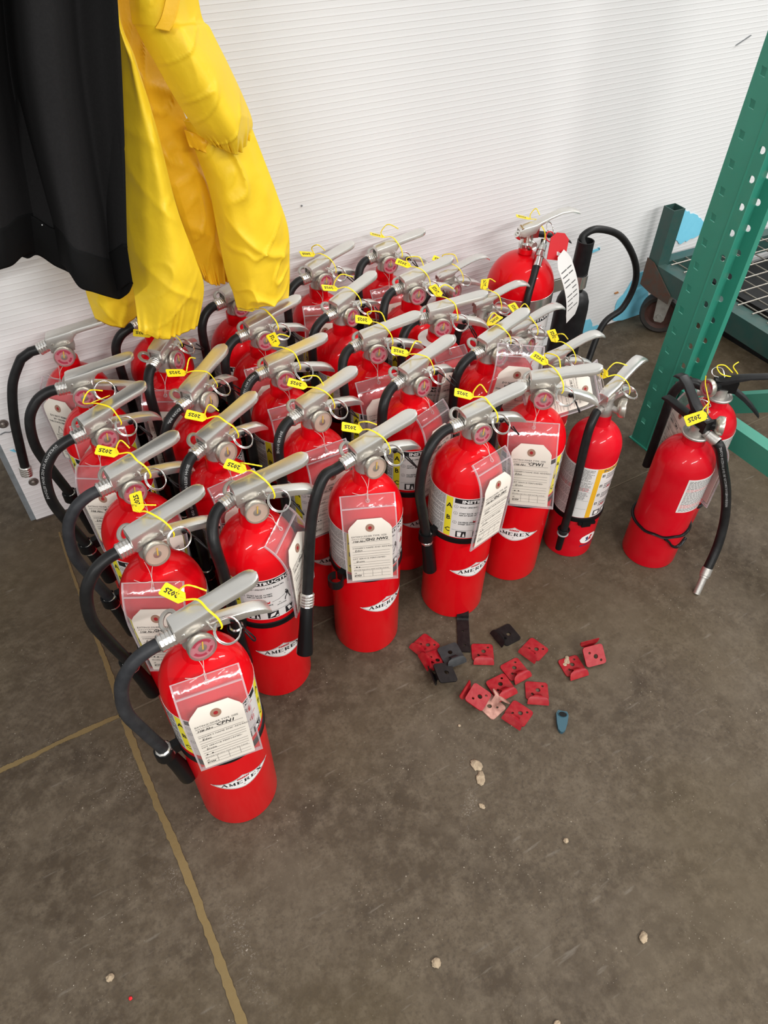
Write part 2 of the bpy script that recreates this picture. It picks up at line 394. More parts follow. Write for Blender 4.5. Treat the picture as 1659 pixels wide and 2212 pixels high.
# torn blue board patches where the white skin has come away (jagged outlines, proud of the panel)
def patch(pix, seed, m='blue_board', th=0.0016, name='bare_patch', rough=0.004):
    rnd = random.Random(seed); pts = []
    P = [at_y(*q) for q in pix]
    for i in range(len(P)):
        a, b = P[i], P[(i + 1) % len(P)]; n = max(2, int((b - a).length / 0.012))
        for k in range(n):
            q = a.lerp(b, k / n); j = rough if 0 < k else rough * 0.4
            pts.append((q.x + rnd.uniform(-j, j), max(0.002, q.z + rnd.uniform(-j, j))))
    M = Matrix(((1, 0, 0, 0), (0, 0, 1, -0.0012), (0, 1, 0, 0), (0, 0, 0, 1)))
    mb = MB().prism(pts, -th, 0.0, M)
    return obj(name, mb.mesh(name, m), wall)
patch([(1459, 518), (1466, 460), (1478, 452), (1500, 463), (1508, 470), (1520, 478), (1532, 500), (1520, 505), (1490, 515), (1470, 527)], 3)
patch([(1375, 592), (1398, 585), (1399, 660), (1382, 688), (1332, 692), (1322, 690), (1333, 650), (1345, 636)], 5)
patch([(1258, 695), (1275, 688), (1278, 705), (1303, 700), (1290, 712), (1256, 726)], 8)
patch([(1272, 543), (1293, 535), (1295, 539), (1274, 547)], 9, rough=0.001)
patch([(1291, 534), (1294, 533), (1295, 538), (1292, 539)], 10, rough=0.001)
patch([(1326, 632), (1334, 629), (1336, 632), (1328, 635)], 11, 'rust_spot', name='rust_spot', rough=0.001)
patch([(21, 972), (29, 969), (36, 976), (30, 975)], 12, rough=0.0008)
patch([(0, 937), (10, 932), (20, 932), (28, 929), (28, 930), (20, 933.5), (10, 934), (0, 939)], 13, 'mark_grey', name='scuff_mark', rough=0.0002)
patch([(649, 443), (652, 442), (653, 445), (650, 446)], 14, 'mark_grey', name='scuff_mark', rough=0.0003)
patch([(1588, 97), (1621, 75), (1622, 76), (1589, 98)], 15, 'mark_grey', name='scuff_mark', rough=0.0002)

# caulked floor joints with ragged edges
def caulk(name, pts, seed, m='caulk'):
    """pts: (x, y, half width)"""
    rnd = random.Random(seed); L_ = []; R_ = []
    P = catmull(pts, 220)
    for i in range(len(P)):
        a = P[max(i - 1, 0)]; b = P[min(i + 1, len(P) - 1)]; dx, dy = b[0] - a[0], b[1] - a[1]; l = math.hypot(dx, dy); nx, ny = -dy / l, dx / l
        x, y, w = P[i]
        w1 = w * (1 + 0.3 * noise.noise((x * 60, y * 60, seed)) + rnd.uniform(-.14, .14)); w2 = w * (1 + 0.3 * noise.noise((x * 60, y * 60, seed + 9)) + rnd.uniform(-.14, .14))
        L_.append((x + nx * w1, y + ny * w1)); R_.append((x - nx * w2, y - ny * w2))
    mb = MB()
    rings = [[(l[0], l[1], 0.0001), (l[0], l[1], 0.0012), (r[0], r[1], 0.0012), (r[0], r[1], 0.0001)] for l, r in zip(L_, R_)]
    mb.loft(rings)
    o = obj(name, mb.mesh(name, m), floor); return o
def W(px, py): p = at_z(px, py); return (p.x, p.y)
cl = [(128, 1150, .0022), (150, 1220, .0026), (178, 1298, .0030), (205, 1370, .0036), (232, 1440, .0050), (252, 1500, .0062), (268, 1552, .0062), (300, 1640, .0058), (340, 1738, .0058), (395, 1868, .0064), (450, 2010, .0060), (512, 2180, .0070), (580, 2370, .007), (700, 2700, .007)]
caulk('joint_caulk', [(*W(a, b), c) for a, b, c in cl], 1)
cl = [(-260, 1792, .004), (-60, 1692, .0045), (60, 1638, .0048), (130, 1603, .0036), (175, 1583, .0048), (230, 1558, .0044), (262, 1546, .003)]
caulk('joint_caulk', [(*W(a, b), c) for a, b, c in cl], 2)
x0, y0 = W(272, 1541); x1, y1 = W(1385, 1025)
caulk('joint_caulk', [(x0 + (x1 - x0) * t, y0 + (y1 - y0) * t, .0016) for t in (0, .1, .3, .5, .7, 1.0, 1.4, 2.0)], 3, 'joint_thin')

# ================================================================== DRY CHEMICAL EXTINGUISHER (main kind)
RC = 0.065
def dome_profile(r, z1, h, rn, ztop, base=0.004):
    p = [(0.0, 0.010), (r * 0.80, 0.010), (r * 0.93, 0.0), (r * 0.985, 0.001), (r, base), (r, z1)]
    t_end = math.acos(rn / r)
    for k in range(1, 13):
        t = t_end * k / 12; p.append((r * math.cos(t), z1 + h * math.sin(t)))
    p += [(rn - 0.0005, p[-1][1] + 0.003), (rn - 0.0015, ztop)]
    p.append((0.0, ztop)); return p
def wrap_pts(v, R, z0=0.0): return [(R * math.cos(-PI / 2 + x / R), R * math.sin(-PI / 2 + x / R), z0 + y) for x, y in v]
class Print:
    """flat print collected in label coordinates (x around the cylinder, y up)"""
    def __init__(s): s.v = []; s.f = []
    def add(s, v, f, dx=0, dy=0):
        n = len(s.v); s.v += [(x + dx, y + dy) for x, y in v]; s.f += [tuple(i + n for i in q) for q in f]; return s
    def text(s, body, size, x, y, align='LEFT', bold=0.0, sx=1.0, shear=0.0, rot=0.0, space=1.0):
        v, f = text_geo(body, size, align, bold, sx, shear, space)
        if rot: c, q = math.cos(rot), math.sin(rot); v = [(a * c - b * q, a * q + b * c) for a, b in v]
        return s.add(v, f, x, y)
    def rect(s, x0, x1, y0, y1, nx=1):
        for k in range(nx):
            a = x0 + (x1 - x0) * k / nx; b = x0 + (x1 - x0) * (k + 1) / nx
            s.add([(a, y0), (b, y0), (b, y1), (a, y1)], [(0, 1, 2, 3)])
        return s
    def poly(s, pts): return s.add(pts, [tuple(range(len(pts)))])
    def line(s, pts, w):
        for a, b in zip(pts, pts[1:]):
            dx, dy = b[0] - a[0], b[1] - a[1]; l = math.hypot(dx, dy) or 1e-9; nx, ny = -dy / l * w / 2, dx / l * w / 2
            s.add([(a[0] + nx, a[1] + ny), (a[0] - nx, a[1] - ny), (b[0] - nx, b[1] - ny), (b[0] + nx, b[1] + ny)], [(0, 1, 2, 3)])
        return s
    def wrapped(s, name, R, material, z0=0.0):
        me = bpy.data.meshes.new(name); me.from_pydata(wrap_pts(s.v, R, z0), [], s.f); me.materials.append(MATS[material]); return me
    def flat(s, name, material, y=0.0):
        me = bpy.data.meshes.new(name); me.from_pydata([(a, y, b) for a, b in s.v], [], s.f); me.materials.append(MATS[material]); return me
def shell(name, R, ang, z0, z1, material, seg=72, t=0.0003):
    mb = MB(); rings = []
    for k in range(seg + 1):
        a = -PI / 2 - ang + 2 * ang * k / seg
        rings.append([((R + q) * math.cos(a), (R + q) * math.sin(a), z) for q, z in ((-.0002, z0), (t, z0), (t, z1), (-.0002, z1))])
    mb.loft(rings); return mb.mesh(name, material, True, 30)

G = {}
G['cylinder'] = MB().lathe(dome_profile(RC, 0.352, 0.076, 0.0215, 0.447), 56).mesh('cylinder', 'red_paint', True, 50)
LZ0, LZ1 = 0.2495, 0.351
G['label'] = shell('label', RC, rad(142), LZ0, LZ1, 'label_white')
d1 = RC * rad(1)
G['stripe'] = Print().rect(-5.75 * d1, 5.75 * d1, LZ0 + .001, LZ1 - .001, 3).wrapped('yellow_stripe', RC + .0005, 'label_yellow')
pb = Print()
for sx_ in (-59.3, 59.3):
    for ch, zz in (('A', .324), ('B', .293), ('C', .262)): pb.text(ch, .0155, sx_ * d1, zz, 'CENTER', .0004)
pb.rect(-51 * d1, 51 * d1, .3385, .3495, 12)                       # black heading bar
pb.rect(-51.5 * d1, 51.5 * d1, .2695, .2700, 12)
for (t_, zz) in (('HOLD UPRIGHT. PULL RING PIN.', .3285), ('START BACK 10 FEET.', .3130), ('AIM AT BASE OF FIRE.', .3080), ('SQUEEZE LEVER.', .2900), ('SWEEP SIDE TO SIDE.', .2850)):
    pb.text(t_, .0044, -42 * d1, zz, 'LEFT', .00012)
for q, zz in (('1', .3285), ('2', .3120), ('3', .2885)):
    pb.text(q, .0045, -48 * d1, zz, 'CENTER'); ring = [(-48 * d1 + .0036 * math.cos(a), zz + .0016 + .0036 * math.sin(a)) for a in [2 * PI * k / 14 for k in range(15)]]; pb.line(ring, .0004)
for cx, kind in ((-36, 0), (-8, 1), (20, 2), (42, 3)):                # black class pictograms
    x = cx * d1; pb.rect(x - .0095, x + .0095, .2515, .2675, 3)
# operator figure with hose
fx = 16 * d1
pb.poly([(fx - .002, .305), (fx + .004, .307), (fx + .0055, .299), (fx + .001, .2975)]); pb.poly([(x, y) for x, y in circle(fx + .0005, .3085, .0018, 8)])
pb.line([(fx + .002, .298), (fx - .002, .292), (fx - .003, .286)], .0017); pb.line([(fx + .004, .298), (fx + .006, .291), (fx + .0075, .286)], .0017)
pb.line([(fx + .002, .304), (fx - .004, .300), (fx - .014, .2955), (fx - .026, .2935)], .0007)
pb.text('APUNTAR', .0038, fx - .010, .2805, 'CENTER', .00005, shear=.2); pb.text('PRESIONAR Y APUNTAR', .0030, 40 * d1, .2725, 'CENTER'); pb.text('3m', .0034, fx - .013, .2862, 'CENTER')
for q in range(3): pb.line([(30 * d1 - .010, .333 - q * .003), (30 * d1 - .003, .331 - q * .003), (30 * d1, .328 - q * .003)], .0008)
G['black_print'] = pb.wrapped('black_print', RC + .0006, 'ink')
pw = Print().text('INSTRUCTIONS', .0100, 0, .3405, 'CENTER', .0004, 1.28)
for cx, kind in ((-36, 0), (-8, 1), (20, 2), (42, 3)):
    x = cx * d1
    if kind == 0: pw.poly([(x - .007, .2655), (x + .001, .2655), (x, .2535), (x - .006, .2535)]); pw.poly([(x + .003, .2535), (x + .008, .2535), (x + .0065, .259), (x + .005, .264)])
    elif kind == 1: pw.poly([(x - .006, .2535), (x + .002, .257), (x + .006, .266), (x - .004, .2625)]); pw.poly([(x + .003, .2535), (x + .0085, .2535), (x + .008, .258), (x + .005, .2565)])
    else: pw.poly([(x - .006, .265), (x - .001, .266), (x + .003, .258), (x - .003, .2545)]); pw.line([(x + .003, .2545), (x + .006, .258), (x + .0045, .2605), (x + .008, .265)], .0016)
G['white_print'] = pw.wrapped('white_print', RC + .0008, 'ink_white')
pr = Print()
for ex_, ez in ((35 * d1, .3225), (37 * d1, .2950)):
    pr.poly([(ex_ - .0032, ez - .006), (ex_ + .0032, ez - .006), (ex_ + .0032, ez + .003), (ex_, ez + .006), (ex_ - .0032, ez + .003)])
    pr.poly([(ex_ - .004, ez + .0055), (ex_ + .008, ez + .0095), (ex_ + .008, ez + .011), (ex_ - .003, ez + .0075)])
    pr.line([(ex_ - .0035, ez + .004), (ex_ - .0065, ez + .002), (ex_ - .006, ez - .003)], .0012)
pr.poly([(-14 * d1 - .004, .2905), (-14 * d1 + .004, .2905), (-14 * d1 + .005, .297), (-14 * d1 + .0015, .2935), (-14 * d1, .2955), (-14 * d1 - .0018, .2935), (-14 * d1 - .005, .297)])
G['red_print'] = pr.wrapped('red_print', RC + .0006, 'ink_red')
rn = random.Random(4); pf = Print()                                   # dense small print panels left and right
for side in (-1, 1):
    for r_ in range(34):
        z = LZ0 + .003 + r_ * .0029
        if r_ in (9, 17, 25): continue
        for a0, a1 in ((67.5, 102), (105, 139)):
            x = a0
            while x < a1:
                l = min(rn.uniform(2, 6.5), a1 - x)
                xs = sorted((side * x * d1, side * (x + l) * d1)); pf.rect(xs[0], xs[1], z, z + .0013, 2)
                x += l + .9
                if rn.random() < .04: break
G['small_print'] = pf.wrapped('small_print', RC + .0005, 'ink_soft')
# badge decal under the band
def badge(sc=1.0):
    pts = []
    hw, zt_, zm, zb = 46.5 * d1 * sc, .171, .153, .1315
    zt_ = zm + (zt_ - zm) * sc; zb = zm + (zb - zm) * sc
    N = 14
    for k in range(N): u = k / N; pts.append((-hw + hw * u, zm + (zt_ - zm) * (0.25 * u + 0.75 * u ** 2.2)))
    for k in range(N): u = 1 - k / N; pts.append((hw - hw * u, zm + (zt_ - zm) * (0.25 * u + 0.75 * u ** 2.2)))
    for k in range(N): u = k / N; pts.append((hw - hw * u, zm + (zb - zm) * (1 - (1 - u) ** 1.55)))
    for k in range(N): u = 1 - k / N; pts.append((-hw + hw * u, zm + (zb - zm) * (1 - (1 - u) ** 1.55)))
    return pts
bp_ = badge(); mb = MB(); n_ = 14
# strip mesh so it can bend round the cylinder
xs = sorted({round(p[0], 6) for p in bp_}); half = len(bp_) // 2
up_ = sorted(bp_[:half + 1]); lo_ = sorted(bp_[half:] + [bp_[0]])
def interp(t, x):
    for (a, b) in zip(t, t[1:]):
        if a[0] - 1e-9 <= x <= b[0] + 1e-9: return a[1] + (b[1] - a[1]) * ((x - a[0]) / max(b[0] - a[0], 1e-9))
    return t[-1][1]
P_ = Print()
for a, b in zip(xs, xs[1:]): P_.add([(a, interp(lo_, a)), (b, interp(lo_, b)), (b, interp(up_, b)), (a, interp(up_, a))], [(0, 1, 2, 3)])
G['badge'] = P_.wrapped('badge_decal', RC + .0003, 'ink_white')
P_ = Print(); b2 = badge(.93); P_.line(b2 + [b2[0]], .0006)
LT = {'A': [((.02, 0), (.48, 1), .11), ((.46, 1), (.92, 0), .26), ((.2, .36), (.75, .36), .11), ((-.08, .05), (.24, .05), .11), ((.66, .05), (1.1, .05), .11)],
      'M': [((.1, 0), (.1, 1), .11), ((.1, 1), (.5, .12), .24), ((.5, .12), (.9, 1), .11), ((.9, 0), (.9, 1), .26), ((-.06, .05), (.26, .05), .11), ((.7, .05), (1.08, .05), .11), ((-.06, .95), (.2, .95), .11), ((.8, .95), (1.08, .95), .11)],
      'E': [((.2, 0), (.2, 1), .27), ((0, .05), (.95, .05), .11), ((0, .95), (.95, .95), .11), ((.2, .52), (.7, .52), .11), ((.92, 0), (.92, .28), .09), ((.92, .75), (.92, 1), .09)],
      'R': [((.2, 0), (.2, 1), .27), ((0, .05), (.42, .05), .11), ((0, .95), (.7, .95), .11), ((.2, .5), (.7, .5), .11), ((.78, .52), (.78, .95), .22), ((.5, .5), (.9, 0), .24), ((.75, .05), (1.06, .05), .11)],
      'X': [((.08, 1), (.88, 0), .28), ((.1, 0), (.86, 1), .11), ((-.08, .05), (.28, .05), .11), ((.68, .05), (1.08, .05), .11), ((-.08, .95), (.3, .95), .11), ((.68, .95), (1.08, .95), .11)]}
for k, ch in enumerate('AMEREX'):
    for (a, b), (c, d), w in LT[ch]: P_.line([(-.0350 + k * .0119 + a * .0092, .1462 + b * .0088), (-.0350 + k * .0119 + c * .0092, .1462 + d * .0088)], w * .0092)
ring = [(.0012 * math.cos(a), .1405 + .0012 * math.sin(a)) for a in [2 * PI * k / 10 for k in range(11)]]; P_.line(ring, .0004)
G['badge_lettering'] = P_.wrapped('badge_lettering', RC + .0006, 'ink')
P_ = Print()
for k in range(6):
    x = -.0085 + k * .0034; h = .0055 - abs(k - 2.5) * .0008
    P_.poly([(x - .0012, .1605), (x + .0010, .1605), (x + .0020, .1605 + h * .6), (x + .0008, .1605 + h), (x - .0004, .1605 + h * .45), (x - .0016, .1605 + h * .7)])
P_.rect(-.010, .010, .1592, .1600, 4)
G['badge_flame'] = P_.wrapped('badge_flame', RC + .0006, 'ink_red')
# rubber band and hose clip
G['band'] = MB().lathe([(RC - .0005, .2300), (RC + .0022, .2308), (RC + .0028, .2365), (RC + .0022, .2425), (RC - .0005, .2435)], 56, cap=False).mesh('band', 'black_plastic', True, 50)
cp = MB()
rings = []
for k in range(15):
    a = rad(40 + 280 * k / 14); rings.append([((.0115 + q) * math.cos(a), (.0115 + q) * math.sin(a), z) for q, z in ((0, -.009), (.003, -.009), (.003, .009), (0, .009))])
cp.loft(rings); cp.box(.0115, .024, -.006, .006, -.010, .010)
G['clip'] = cp.mesh('hose_clip', 'black_plastic', True, 40)            # opens outward along -X once rotated by pi
# valve
vb = MB().lathe([(0, .4435), (.0158, .4435), (.0172, .4450), (.0172, .4490), (.0165, .4500), (.0165, .466), (.0150, .4705), (.0125, .474), (.0125, .482), (0, .482)], 32)
vb.loft([[(-.0205, -.0105, .468), (-.0205, .0105, .468), (.021, .0105, .468), (.021, -.0105, .468)], [(-.0205, -.0105, .494), (-.0205, .0105, .494), (.021, .0105, .488), (.021, -.0105, .488)]])
vb.lathe([(0, 0), (.0085, 0), (.0085, .006), (.0102, .006), (.0102, .0105), (0, .0105)], 20, Matrix.Translation((-.0115, 0, .473)) @ Matrix.Rotation(-PI / 2, 4, 'Y'))
vb.lathe([(0, 0), (.0075, 0), (.0070, .008), (0, .008)], 16, Matrix.Translation((0, -.0125, .466)) @ Matrix.Rotation(PI / 2, 4, 'X'))
G['valve'] = vb.mesh('valve_body', 'cast_metal', True, 40)
def channel(stations, edge=.0036, th=.0016):
    """inverted-U pressed channel: stations (x, ztop, halfwidth, skirt)"""
    rings = []
    for x, z, hw, sk in stations:
        e = min(edge, hw * .8); sk2 = max(sk, e * 1.01)
        out = [(-hw, -sk2), (-hw, -e), (-hw + e * .3, -e * .3), (-hw + e, 0), (-hw * .3, .0007), (hw * .3, .0007), (hw - e, 0), (hw - e * .3, -e * .3), (hw, -e), (hw, -sk2)]
        inn = [(hw - th, -sk2), (hw - th, -e - .0002), (hw - e, -th), (-hw + e, -th), (-hw + th, -e - .0002), (-hw + th, -sk2)]
        if hw < .004: inn = [(a * .3, min(b, -th)) for a, b in inn]
        rings.append([(x, y, z + q) for y, q in out + inn])
    return MB().loft(rings)
G['lever'] = channel([(-.0245, .4960, .0125, .010), (-.0235, .5000, .0142, .021), (-.018, .5020, .0148, .0225), (.0, .5052, .0148, .0225), (.014, .5078, .0148, .0235), (.022, .5094, .0146, .021), (.028, .5106, .0138, .013), (.033, .5116, .0132, .0098), (.045, .5140, .0134, .0092), (.065, .5178, .0140, .0092), (.080, .5206, .0144, .0090), (.087, .5218, .0138, .0086), (.0925, .5226, .0118, .0080), (.0965, .5228, .0085, .0074), (.0985, .5226, .0040, .0066)]).mesh('top_lever', 'aluminium', True, 32)
G['handle'] = channel([(-.004, .4835, .0100, .0075), (.020, .4790, .0100, .0105), (.045, .4735, .0092, .0125), (.070, .4672, .0092, .0120), (.088, .4610, .0098, .0108), (.098, .4555, .0104, .0090), (.105, .4490, .0106, .0060), (.107, .4465, .0102, .0045)], .002).mesh('carry_handle', 'aluminium', True, 32)
G['rivet'] = MB().lathe([(0, 0), (.0026, 0), (.0022, .0010), (0, .0014)], 12).mesh('rivet', 'polished', True)
lp = [(-.020 + .0125 * math.cos(a) * .8 + .004 * math.sin(a), .0125 + .0135 * (1 - math.cos(a * 1.0)) * 0 + .0125 + .0125 * math.sin(a), .478 + .002 * math.sin(a)) for a in [2 * PI * k / 20 for k in range(20)]]
G['hang_loop'] = MB().tube(lp, .0034, 8, True, flat=.8).mesh('hanging_loop', 'cast_metal', True)
# gauge, built facing -Y at its own origin
Mg = Matrix.Rotation(PI / 2, 4, 'X')
G['gauge'] = MB().lathe([(0, -.004), (.012, -.004), (.0176, .0), (.0190, .003), (.0190, .0105), (.0185, .0116), (.0173, .0118), (.0170, .0085), (0, .0085)], 36, Mg).mesh('gauge_case', 'brass_rim', True, 35)
def disc(r, y, seg=32): return MB().add([(r * math.cos(2 * PI * k / seg), -y, r * math.sin(2 * PI * k / seg)) for k in range(seg)], [tuple(range(seg))])
G['dial'] = disc(.0169, .0088).flat_mesh('dial', 'dial_pink')
G['dial_cream'] = disc(.0169, .0088).flat_mesh('dial', 'dial_cream')
dr = MB()
for a0, a1 in ((200, 285), (300, 345), (20, 150)):
    n = 12
    for k in range(n):
        a, b = rad(a0 + (a1 - a0) * k / n), rad(a0 + (a1 - a0) * (k + 1) / n)
        dr.quad((.0100 * math.cos(a), -.0090, .0100 * math.sin(a)), (.0100 * math.cos(b), -.0090, .0100 * math.sin(b)), (.0140 * math.cos(b), -.0090, .0140 * math.sin(b)), (.0140 * math.cos(a), -.0090, .0140 * math.sin(a)))
G['dial_arc'] = dr.flat_mesh('dial_arc', 'dial_red')
G['dial_boss'] = MB().lathe([(0, .0088), (.0060, .0088), (.0057, .0098), (.003, .0104), (0, .0104)], 20, Mg).mesh('dial_boss', 'brass_rim', True)
G['needle'] = MB().box(-.0009, .0009, -.0110, -.0105, -.001, .0120).mesh('needle', 'needle')
G['glass'] = MB().lathe([(0.0001, .0128), (.008, .0126), (.0172, .0116)], 32, Mg, cap=False).mesh('glass', 'gauge_glass', True)
# pull pin ring, its stem and plastic tether
def torus(R, r, M, seg=40, flat=1.0): return MB().tube([M @ Vector((R * math.cos(2 * PI * k / seg), R * math.sin(2 * PI * k / seg), 0)) for k in range(seg)], r, 8, True, flat=flat)
G['pin'] = torus(.0175, .00115, Matrix.Identity(4)).add(*(lambda m: (m.v, m.f))(torus(.0168, .00105, Matrix.Translation((.0006, .0004, .0016))))).mesh('pull_pin_ring', 'chrome', True)
G['pin_stem'] = MB().tube([(.020, -.024, .4875), (.0195, -.018, .489), (.019, .014, .490)], .0014, 8).mesh('pin_stem', 'chrome', True)
G['stud'] = MB().lathe([(0, 0), (.0042, 0), (.0046, .0012), (.0030, .0026), (.0018, .0034), (0, .0036)], 14).mesh('tether_stud', 'black_plastic', True)
def tether(seed):
    r = random.Random(seed); j = lambda s=.004: r.uniform(-s, s)
    pts = catmull([(.052 + j(.002), -.012, .470), (.058 + j(), -.026 + j(), .462 + j()), (.066 + j(), -.042 + j(), .452 + j()), (.063 + j(), -.050 + j(), .460 + j()), (.054 + j(.002), -.040, .474)], 22)
    return MB().tube(pts, .0012, 6).mesh('tether', 'black_plastic', True)
TETH = [tether(k) for k in range(4)]
# dated yellow seal: beaded strap over the lever and a flag with the year
def seal_mesh(seed):
    r = random.Random(seed); j = lambda s=.002: r.uniform(-s, s)
    tail = catmull([(.006, .017, .5115), (.016 + j(.004), .004 + j(.003), .5155 + j()), (.026 + j(.004), -.012 + j(.002), .510), (.031, -.020, .497), (.033, -.024, .484), (.031, -.0245, .479)], 26)
    m = MB().tube(tail, .0016, 6, flat=.45)
    ex = catmull([(.006, .0165, .512), (.000 + j(.01), .012 + j(.012), .526 + j(.006)), (.012 + j(.01), .010 + j(.012), .536 + j(.008)), (.030 + j(.014), .002 + j(.014), .530 + j(.012))], 22)
    m.tube(ex, [.0010 + .0003 * (k % 2) for k in range(22)], 6)
    return m.mesh('seal_strap', 'seal_yellow', True)
SEALS = [seal_mesh(k) for k in range(5)]
flag = [(.000, -.0024), (.0045, -.0082), (.0315, -.0090), (.0332, -.0074), (.0332, .0074), (.0315, .0090), (.0045, .0082), (.000, .0024)]
G['flag'] = MB().prism(flag, -.0006, .0006).mesh('seal_flag', 'seal_yellow')
v, f = text_geo('2025', .0098, 'CENTER', .0003); G['year'] = MB().add([(x + .0195, y - .0034, .0008) for x, y in v], f).flat_mesh('year_print', 'ink')
# hose fittings (axis +Z)
fe = [(0, 0), (.0098, 0)]
for k in range(4): z = .002 + k * .0052; fe += [(.0120, z), (.0124, z + .0022), (.0120, z + .0040), (.0113, z + .0046)]
fe += [(.0118, .0235), (.0095, .0240), (0, .0240)]
G['ferrule'] = MB().lathe(fe, 10).mesh('ferrule', 'polished', True, 28)
G['nozzle'] = MB().lathe([(0, 0), (.0095, 0), (.0108, .003), (.0120, .045), (.0142, .086), (.0142, .092), (.0120, .092), (.0105, .060), (0, .058)], 24).mesh('nozzle', 'black_plastic', True, 40)
def frame_to(p, d):
    """matrix with +Z along d at p"""
    z = Vector(d).normalized(); x = z.orthogonal().normalized(); y = z.cross(x)
    M = Matrix.Identity(4)
    for i in range(3): M[i][0] = x[i]; M[i][1] = y[i]; M[i][2] = z[i]; M[i][3] = p[i]
    return M
def hose_text(path, r, body, size, s0, side, reverse=False):
    """lettering laid on the hose surface, facing direction side"""
    pts = [Vector(p) for p in path]; L_ = [0]
    for a, b in zip(pts, pts[1:]): L_.append(L_[-1] + (b - a).length)
    def at(s):
        s = max(0, min(s, L_[-1] - 1e-6))
        for i in range(len(L_) - 1):
            if L_[i + 1] >= s:
                u = (s - L_[i]) / (L_[i + 1] - L_[i]); return pts[i].lerp(pts[i + 1], u), (pts[min(i + 2, len(pts) - 1)] - pts[max(i - 1, 0)]).normalized()
        return pts[-1], (pts[-1] - pts[-2]).normalized()
    v, f = text_geo(body, size, 'LEFT', .0001); out = []
    for x, y in v:
        y -= size * .35
        if reverse: x, y = -x, -y
        p, t = at(s0 + x); n = Vector(side); n = (n - t * n.dot(t)).normalized(); b = n.cross(t)
        a = y / r; out.append(tuple(p + (n * math.cos(a) + b * -math.sin(a)) * (r + .0003)))
    me = bpy.data.meshes.new('hose_print'); me.from_pydata(out, [], f); me.materials.append(MATS['hose_print']); return me

HOSE_R = 0.0092
# clipped hose in polar form: (radius from the axis, z, extra turn factor 0..1)
CLIPPED = [(.0405, .4745, 0), (.060, .4725, .15), (.083, .461, .5), (.1035, .431, .8), (.1115, .375, .95), (.102, .315, 1), (.0915, .262, 1), (.0885, .245, 1)]
TIGHT = [(.0405, .4745, 0), (.055, .473, .25), (.073, .462, .6), (.0855, .437, .88), (.0868, .390, 1), (.0850, .320, 1), (.0855, .262, 1), (.0855, .245, 1)]
def polar_path(P, turn, n=44):
    pts = []
    for r, z, q in catmull(P, n):
        a = PI + turn * max(0, min(1, q)); pts.append((r * math.cos(a), r * math.sin(a), z))
    return pts
def add_hose(root, path, nozzle=True, old=False, print_text=None, rad_=HOSE_R, nozzle_scale=1.0, end_ferrule=True):
    h = obj('hose', MB().tube(path, rad_, 12).mesh('hose', 'rubber_old' if old else 'rubber', True), root)
    d0 = Vector(path[0]) - Vector(path[2])
    fo = obj('ferrule', G['ferrule'], h); fo.matrix_local = frame_to(Vector(path[0]) - d0.normalized() * .004, d0.normalized())
    p1 = Vector(path[-1]); d1_ = (p1 - Vector(path[-3])).normalized()
    if end_ferrule:
        f2 = obj('ferrule', G['ferrule'], h); f2.matrix_local = frame_to(p1 - d1_ * .004, d1_)
    if nozzle:
        nz = obj('nozzle', G['nozzle'], h); nz.matrix_local = frame_to(p1 + d1_ * .019, d1_) @ Matrix.Diagonal((1, 1, nozzle_scale, 1))
    if print_text:
        for (body, size, s0, side, rv) in print_text: obj('hose_print', hose_text(path, rad_, body, size, s0, side, rv), h)
    return h

